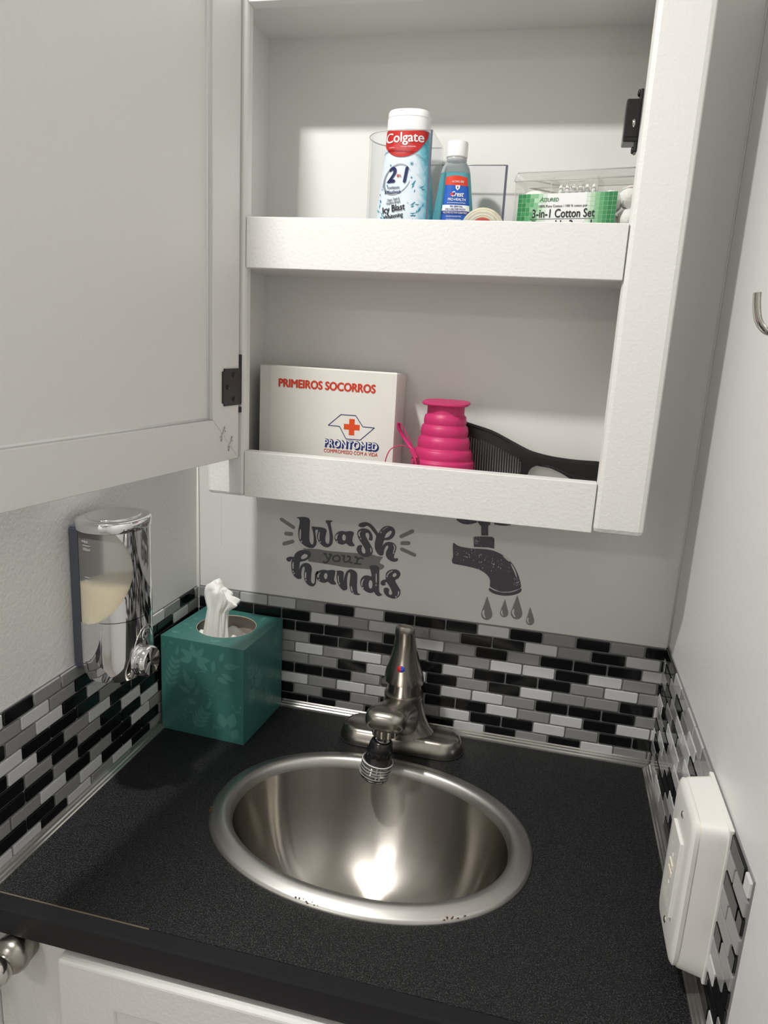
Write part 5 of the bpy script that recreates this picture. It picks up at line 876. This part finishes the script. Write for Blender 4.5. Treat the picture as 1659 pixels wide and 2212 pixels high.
for cx_, cz_, r_ in ((0.0085, 0.6585, 0.0028), (-0.0135, 0.6570, 0.0014), (0.0090, 0.6455, 0.0014)):
    for a in range(4):
        t = a * math.pi / 4; q = [(r_ * math.cos(t), r_ * math.sin(t)), (0.0003 * -math.sin(t), 0.0003 * math.cos(t)), (-r_ * math.cos(t), -r_ * math.sin(t)), (0.0003 * math.sin(t), -0.0003 * math.cos(t))]
        bm.faces.new([bm.verts.new((tx + cx_ + x, ty + tfront(cx_ + x, cz_ + z, 0.0006), cz_ + z)) for x, z in q])
STUFF('print_sparkle', bm, 'print_teal', tp)
bm = BM(); rs = random.Random(4)
for k in range(46):
    z = rs.uniform(0.600, 0.640); x = -tsec(z)[0] * rs.uniform(0.55, 0.86) if k % 2 else rs.uniform(0.008, 0.022)
    L = rs.uniform(0.002, 0.007); w_ = rs.uniform(0.0003, 0.0009); a = rs.uniform(1.0, 2.2) if k % 2 else rs.uniform(-0.4, 1.2)
    q = [(x, z), (x + L * .5 * math.cos(a) - w_ * math.sin(a), z + L * .5 * math.sin(a) + w_ * math.cos(a)), (x + L * math.cos(a + .2), z + L * math.sin(a + .2)), (x + L * .5 * math.cos(a) + w_ * math.sin(a), z + L * .5 * math.sin(a) - w_ * math.cos(a))]
    bm.faces.new([bm.verts.new((tx + u, ty + tfront(u, v, 0.00035), v)) for u, v in q])
STUFF('print_splash', bm, 'print_teal', tp)

# ---------------- mouthwash bottle
mx, my, mz0 = 0.3195, -0.0580, ZS + 0.0027
mw = empty('mouthwash_bottle', (mx, my, mz0), 0, 'small teal mouthwash bottle with a white cap and a blue label', 'bottle')
MP = [(0.5728, 0.0215, 0.0130), (0.5738, 0.0238, 0.0150), (0.577, 0.0243, 0.0155), (0.600, 0.0225, 0.0148), (0.620, 0.0195, 0.0138), (0.640, 0.0168, 0.0128), (0.654, 0.0147, 0.0120), (0.6585, 0.0132, 0.0110), (0.6615, 0.0112, 0.0104), (0.6635, 0.0100, 0.0100)]
def msec(z):
    for (a, b, c), (d, e, f) in zip(MP, MP[1:]):
        if a <= z <= d: t = (z - a) / (d - a); return b + (e - b) * t, c + (f - c) * t
    return MP[0][1:]
def mfront(x, z, off): a, b = msec(z); return -b * max(0.0, 1 - abs(x / a) ** 2.3) ** (1 / 2.3) - off
lv = 0.6515
def mring(z): a, b = msec(z); return [(mx + x, my + y, z) for x, y in superell(a, b, 2.3, 48)]
bm = BM(); loft(bm, [mring(z) for z in (0.5729, 0.5738, 0.577, 0.600, 0.620, 0.640, lv)]); obj('liquid_body', bm, 'mouthwash', mw, True, autos=60)
bm = BM(); loft(bm, [mring(z) for z in (lv + 0.0002, 0.654, 0.6585, 0.6615, 0.6634)]); obj('clear_shoulder', bm, 'mouthwash_clear', mw, True, autos=60)
bm = BM(); lathe(bm, [(0.0098, 0.6625), (0.0104, 0.6640), (0.0104, 0.6655), (0.0098, 0.6665), (0.0098, 0.667)], (mx, my, 0), 40); obj('neck_ring', bm, 'case_rib', mw, True, autos=40)
bm = BM(); lathe(bm, [(0.0102, 0.6668), (0.0106, 0.6675), (0.0106, 0.6800), (0.0100, 0.6815), (0.0085, 0.6818)], (mx, my, 0), 60, fn=lambda a, h: 1.0 + (0.012 if int(a / (2 * math.pi) * 60 + 0.5) % 2 else 0)); obj('cap', bm, 'white_cap', mw, True, autos=25)
def mpatch(bm, fl, fh, sx0, sx1, off, nx=18, nz=10):
    n = bmesh.new()
    for i in range(nx):
        for j in range(nz):
            q = []
            for a_, b_ in ((0, 0), (1, 0), (1, 1), (0, 1)):
                u = (i + a_) / nx; z = fl(u) + (fh(u) - fl(u)) * (j + b_) / nz; a, b = msec(z); x = a * (sx0 + (sx1 - sx0) * u)
                q.append(n.verts.new((mx + x, my + mfront(x, z, off), z)))
            n.faces.new(q)
    bmesh.ops.remove_doubles(n, verts=n.verts, dist=1e-6); join(bm, n)
bm = BM(); mpatch(bm, lambda u: 0.580, lambda u: 0.6395, -0.48, 0.88, 0.0003); obj('label', bm, 'label_blue', mw, True)
bm = BM(); mpatch(bm, lambda u: 0.6395 - 0.0008 * u, lambda u: 0.6470 + 0.0012 * math.sin(math.pi * u), -0.48, 0.84, 0.0004, 18, 3); obj('label_flash', bm, 'label_red', mw, True)
bm = BM(); mpatch(bm, lambda u: 0.6150, lambda u: 0.6205, -0.48, 0.88, 0.0005, 18, 3); obj('label_band', bm, 'label_white', mw, True)
bm = BM(); mpatch(bm, lambda u: 0.6115, lambda u: 0.6150, -0.48, 0.88, 0.0005, 18, 3); obj('label_band', bm, 'label_deep', mw, True)
def mput(bm, s, x0, z0, w_, h_, bold=0.005, shear=0.0, off=0.0008): put(bm, text(s, w_, h_, bold, shear), lambda u, v, z: (mx + x0 + u, my + mfront(x0 + u, z0 + v, off + z), z0 + v))
bm = BM(); mput(bm, 'ALCOHOL FREE', -0.0010, 0.6415, 0.0115, 0.0020); mput(bm, 'Crest', -0.0010, 0.6283, 0.0125, 0.0050, 0.02, 0.25); mput(bm, 'PRO-HEALTH', -0.0040, 0.6244, 0.0175, 0.0026, 0.012); mput(bm, 'CPC ANTIGINGIVITIS/ANTIPLAQUE MOUTHWASH', -0.0045, 0.6217, 0.0180, 0.0013)
mput(bm, 'MULTI-PROTECTION CLEAN MINT', -0.0080, 0.6122, 0.0240, 0.0020); mput(bm, 'REDUCES PLAQUE BACTERIA', -0.0045, 0.6085, 0.0150, 0.0016); mput(bm, 'HELPS PREVENT GINGIVITIS', -0.0045, 0.6055, 0.0150, 0.0016)
bm.faces.new([bm.verts.new((mx + x, my + mfront(x, z, 0.0008), z)) for x, z in ((0.0028, 0.6390), (0.0072, 0.6390), (0.0070, 0.6362), (0.0050, 0.6340), (0.0030, 0.6362))]); obj('print_light', bm, 'print_white', mw)
bm = BM(); mput(bm, '99% GERM KILL', -0.0015, 0.6182, 0.0130, 0.0018); mput(bm, 'AND A HEALTHIER MOUTH', -0.0060, 0.6156, 0.0200, 0.0018)
bm.faces.new([bm.verts.new((mx + x, my + mfront(x, z, 0.001), z)) for x, z in ((0.0042, 0.6378), (0.0058, 0.6378), (0.0050, 0.6352))]); obj('print_dark', bm, 'label_deep', mw)
bm = BM(); lathe(bm, [(0.0016, 0.0), (0.0016, 0.0003)], (mx - 0.0004, my + mfront(-0.0004, 0.6305, 0.0007), 0.6305), 20, axis=(0, -1, 0)); obj('logo_dot', bm, 'label_red', mw)

# ---------------- tape roll in the tray
tr = empty('tape_roll', (0.3530, -0.0750, ZS + 0.0028), 0, 'small roll of cream tape with a red core in the acrylic tray', 'tape')
tc_ = Vector((0.3530, -0.0730, ZS + 0.0027 + 0.0222))
bm = BM(); lathe(bm, [(0.0100, -0.0085), (0.0205, -0.0085), (0.0220, -0.0072), (0.0220, 0.0072), (0.0205, 0.0085), (0.0100, 0.0085)], tc_, 48, axis=(0, 1, 0), cap0=False, cap1=False); obj('tape', bm, 'tape_cream', tr, True, autos=40)
bm = BM(); lathe(bm, [(0.0100, -0.0088), (0.0125, -0.0090), (0.0125, -0.0086)], tc_, 40, axis=(0, 1, 0), cap0=False, cap1=False); lathe(bm, [(0.0101, -0.0088), (0.0101, 0.0088)], tc_, 40, axis=(0, 1, 0), cap0=False, cap1=False); obj('core', bm, 'tape_core', tr, True, autos=40)
bm = BM()
for r_ in (0.0150, 0.0180): lathe(bm, [(r_, -0.0087), (r_ + 0.0004, -0.0088), (r_ + 0.0006, -0.0086)], tc_, 40, axis=(0, 1, 0), cap0=False, cap1=False)
obj('edge_rings', bm, 'box_edge', tr, True)

# ---------------- clear cotton case with a green label
yaw = math.radians(-12.5)
cc = empty('cotton_case', (0.379, -0.0350, ZS), yaw, 'clear plastic cotton set case with a green and white label', 'case'); CM = WM[cc]
def cl(bm): bm.transform(CM); return bm
CL, CD, CH = 0.1260, 0.0330, 0.0885
bm = BM(); t = 0.0009
box(bm, 0, CL, 0, t, 0, CH - 0.004); box(bm, 0, CL, CD - t, CD, 0, CH - 0.004); box(bm, 0, t, 0, CD, 0, CH - 0.004); box(bm, CL - t, CL, 0, CD, 0, CH - 0.004); box(bm, 0, CL, 0, CD, 0, t)
for x in (0.038, 0.082): box(bm, x, x + t, 0, CD, 0, CH - 0.006)
obj('tub', cl(bm), 'case_clear', cc)
bm = BM(); box(bm, -0.001, CL + 0.001, -0.001, CD + 0.001, CH - 0.009, CH - 0.0075, bevel=0.0005); box(bm, 0.001, CL - 0.001, 0.001, CD - 0.001, CH - 0.0012, CH, bevel=0.0005); lidc = obj('lid', cl(bm), 'case_clear', cc)
bm = BM()
for z in (CH - 0.0085, CH - 0.0006): 
    for y in (-0.0012, CD + 0.0008): tube(bm, [(-0.001 if z < CH - 0.002 else 0.002, y, z), (CL, y, z)], 0.0006, 6)
tube(bm, [(-0.001, -0.0012, CH - 0.0085), (0.0, -0.001, CH - 0.003), (0.002, -0.001, CH - 0.0006)], 0.0005, 6)
for z in (CH - 0.0145, CH - 0.0105): tube(bm, [(0.054, -0.0008, z), (0.070, -0.0008, z)], 0.0005, 6)
tube(bm, [(0.049, -0.0008, CH - 0.0200), (0.074, -0.0008, CH - 0.0200)], 0.0005, 6)
for x in (0.0002, 0.037, 0.083): tube(bm, [(x, -0.0004, 0.002), (x, -0.0004, CH - 0.009)], 0.0004, 6)
for x in (0.054, 0.070): tube(bm, [(x, -0.0008, CH - 0.0145), (x, -0.0008, CH - 0.0105)], 0.0005, 6)
obj('molded_ribs', cl(bm), 'case_rib', cc, True)
bm = BM(); box(bm, 0.0045, 0.1035, -0.0014, -0.0011, 0.004, 0.0672); lab = obj('label', cl(bm), 'label_white', cc)
def crect(bm, x0, x1, z0, z1, e): bm.faces.new([bm.verts.new(p) for p in ((x0, -0.0014 - e, z0), (x1, -0.0014 - e, z0), (x1, -0.0014 - e, z1), (x0, -0.0014 - e, z1))])
sq = 0.00425; cols = {}
for side in (0, 1):
    for i in range(7):
        for j in range(15):
            g_ = max(0, min(5, int(i * 0.95 + (0.5 if (i * 7 + j * 5) % 3 == 0 else 0) - (0.6 if side else 0))))
            x = 0.0045 + i * sq if side == 0 else 0.1035 - (i + 1) * sq
            cols.setdefault(g_, []).append((x, 0.0672 - (j + 1) * sq))
for g_, L in cols.items():
    bm = BM()
    for x, z in L: crect(bm, x + 0.00012, x + sq - 0.00012, z + 0.00012, z + sq - 0.00012, 0.0002)
    STUFF('label_squares', cl(bm), 'label_green_%d' % g_, lab)
bm = BM(); crect(bm, 0.0045, 0.0045 + 6 * sq, 0.004, 0.0672, 0.0001); obj('label_grid', cl(bm), 'label_line', lab); bm = BM(); crect(bm, 0.1035 - 5 * sq, 0.1035, 0.004, 0.0672, 0.0001); obj('label_grid', cl(bm), 'label_line', lab)
def cput(bm, s, x0, z0, w_, h_, bold=0.0, shear=0.0): put(bm, text(s, w_, h_, bold, shear), lambda u, v, z: (x0 + u, -0.0014 - 0.0005 - z, z0 + v))
bm = BM(); cput(bm, '100% Pure Cotton / 100 % coton pur', 0.0265, 0.0534, 0.0490, 0.0030, 0.004); cput(bm, '3-in-1 Cotton Set', 0.0205, 0.0442, 0.0630, 0.0082, 0.012); crect(bm, 0.0190, 0.0840, 0.0428, 0.0432, 0.0005); cput(bm, 'Ensemble 3-en-1', 0.0205, 0.0340, 0.0610, 0.0078, 0.012); obj('label_text', cl(bm), 'print_black', lab)
bm = BM(); cput(bm, 'A', 0.0270, 0.0596, 0.0040, 0.0042, 0.0, 0.2); cput(bm, 'SSURED', 0.0308, 0.0596, 0.0155, 0.0034, 0.002, 0.2); obj('label_brand', cl(bm), 'label_green_0', lab)
for i in range(7):   # cotton pads, standing in the first compartment
    bm = BM(); lathe(bm, [(0.0150, -0.0016), (0.0168, -0.001), (0.0172, 0), (0.0168, 0.001), (0.0150, 0.0016)], (0.0192, 0.004 + i * 0.004, 0.054 + 0.001 * math.sin(i * 2.1)), 28, axis=(0.05, 1, 0.06)); obj('cotton_pad', cl(bm), 'cotton', cc, True)
bm = BM(); box(bm, 0.004, 0.035, 0.003, 0.030, 0.0012, 0.040, bevel=0.004); obj('pad_stack', cl(bm), 'cotton', cc, True)
for i in range(12):   # swabs
    x = 0.0440 + (i % 6) * 0.0066; y = 0.009 + (i // 6) * 0.011
    bm = BM(); tube(bm, [(x, y, 0.003), (x + 0.001, y, 0.07)], 0.0011, 8); lathe(bm, [(0.0005, 0.064), (0.0022, 0.067), (0.0025, 0.0715), (0.0019, 0.0755), (0.0004, 0.0772)], (x + 0.001, y, 0), 12); obj('cotton_swab', cl(bm), 'cotton', cc, True)
for i, (x, y, z, r_) in enumerate(((0.095, 0.014, 0.060, 0.0115), (0.113, 0.016, 0.064, 0.0115), (0.114, 0.015, 0.042, 0.0120), (0.095, 0.016, 0.038, 0.0120), (0.112, 0.016, 0.0165, 0.0120), (0.096, 0.015, 0.0155, 0.0120))):
    bm = BM(); bmesh.ops.create_icosphere(bm, subdivisions=3, radius=r_)
    for v in bm.verts: v.co *= 1 + 0.07 * math.sin(v.co.x * 700 + i) * math.sin(v.co.z * 600 + 2 * i) + 0.04 * math.sin(v.co.y * 900)
    bm.transform(Matrix.Translation((x, y, z))); obj('cotton_ball', cl(bm), 'cotton', cc, True)

# ================================================================== metal hook on the right wall
hk = empty('wall_hook', (0.5985, -0.2545, 0.500), 0, 'brushed metal J-shaped coat hook on the right hand white wall', 'hook')
P = crom([(0.5975, -0.2545, 0.560), (0.5975, -0.2545, 0.530), (0.5960, -0.2545, 0.5120), (0.5905, -0.2545, 0.5050), (0.5840, -0.2545, 0.5062), (0.5785, -0.2545, 0.5130), (0.5758, -0.2545, 0.5230), (0.5748, -0.2545, 0.5320)], 5, False)
bm = BM(); tube(bm, P, [(0.0058, 0.0026)] * len(P), 12, flat=(0, 1, 0)); obj('prong', bm, 'nickel_bright', hk, True, autos=50)
bm = BM(); box(bm, 0.5970, 0.5998, -0.2655, -0.2435, 0.535, 0.580, bevel=0.001); obj('mount_plate', bm, 'nickel', hk)

# ================================================================== outlet box on the right wall
ob_ = empty('outlet_box', (0.59, -0.3045, 0.0225), 0, 'white surface-mounted outlet box over the tiles on the right wall', 'outlet')
oy0, oy1, oz0, oz1 = -0.3440, -0.2680, 0.0230, 0.1560
obj('base_rim', box(BM(), 0.5950, 0.5985, oy0 - 0.0005, oy1 + 0.0005, oz0 - 0.0005, oz1 + 0.0008, bevel=0.0008), 'outlet_white', ob_)
bm = BM(); R = []
for x, e in ((0.5952, 0.0), (0.5800, 0.0022), (0.5775, 0.0026)):
    R.append([(x, (oy0 + oy1) / 2 + a, (oz0 + oz1) / 2 + b) for a, b in superell((oy1 - oy0) / 2 - e, (oz1 - oz0) / 2 - e, 14, 64)])
loft(bm, R); obj('mount_box', bm, 'outlet_white', ob_, True, autos=40)
bm = BM(); R = []
for x, e in ((0.5776, 0.0030), (0.5768, 0.0030)): R.append([(x, (oy0 + oy1) / 2 + a, (oz0 + oz1) / 2 + b) for a, b in superell((oy1 - oy0) / 2 - e, (oz1 - oz0) / 2 - e, 14, 64)])
loft(bm, R); obj('gasket', bm, 'outlet_cream', ob_)
bm = BM(); R = []
for x, e in ((0.5768, 0.0022), (0.5740, 0.0020), (0.5722, 0.0040), (0.5715, 0.0075)): R.append([(x, (oy0 + oy1) / 2 + a, (oz0 + oz1) / 2 + b) for a, b in superell((oy1 - oy0) / 2 - e, (oz1 - oz0) / 2 - e, 9, 64)])
loft(bm, R); obj('cover_plate', bm, 'outlet_white', ob_, True, autos=40)
yc, zc = (oy0 + oy1) / 2, (oz0 + oz1) / 2
ins = obj('receptacle', box(BM(), 0.5692, 0.5720, yc - 0.0165, yc + 0.0165, zc - 0.0335, zc + 0.0335, bevel=0.0006), 'outlet_white', ob_)
CUT = []
for sgn in (1, -1):   # real holes through the receptacle face, metal contacts at their floor
    zz = zc + sgn * 0.021
    for dy, h_ in ((-0.0063, 0.0045), (0.0063, 0.0035)):
        CUT.append(obj('cut', box(BM(), 0.560, 0.580, yc + dy - 0.0009, yc + dy + 0.0009, zz - h_, zz + h_), 'outlet_white'))
    bm = BM(); lathe(bm, [(0.0022, 0), (0.0022, 0.02)], (0.580, yc, zz - sgn * 0.0085), 16, axis=(-1, 0, 0)); CUT.append(obj('cut', bm, 'outlet_white'))
apply_bool(ins, CUT)
for sgn in (1, -1):
    zz = zc + sgn * 0.021
    for dy, h_ in ((-0.0063, 0.0045), (0.0063, 0.0035)):
        obj('slot', box(BM(), 0.5711, 0.5716, yc + dy - 0.0009, yc + dy + 0.0009, zz - h_, zz + h_), 'nickel', ins)
    bm = BM(); lathe(bm, [(0.0022, 0), (0.0022, 0.0005)], (0.5716, yc, zz - sgn * 0.0085), 16, axis=(-1, 0, 0)); obj('ground_hole', bm, 'nickel', ins)
    obj('test_button', box(BM(), 0.5682, 0.5694, yc - 0.006, yc + 0.006, zc + sgn * 0.0035 - 0.0022, zc + sgn * 0.0035 + 0.0022, bevel=0.0004), 'outlet_cream', ins)
    bm = BM(); lathe(bm, [(0.0028, 0), (0.0027, 0.0008), (0.0015, 0.0012), (0, 0.0012)], (0.5716, yc, zc + sgn * 0.0485), 20, axis=(-1, 0, 0)); obj('screw', bm, 'nickel_bright', ob_, True)
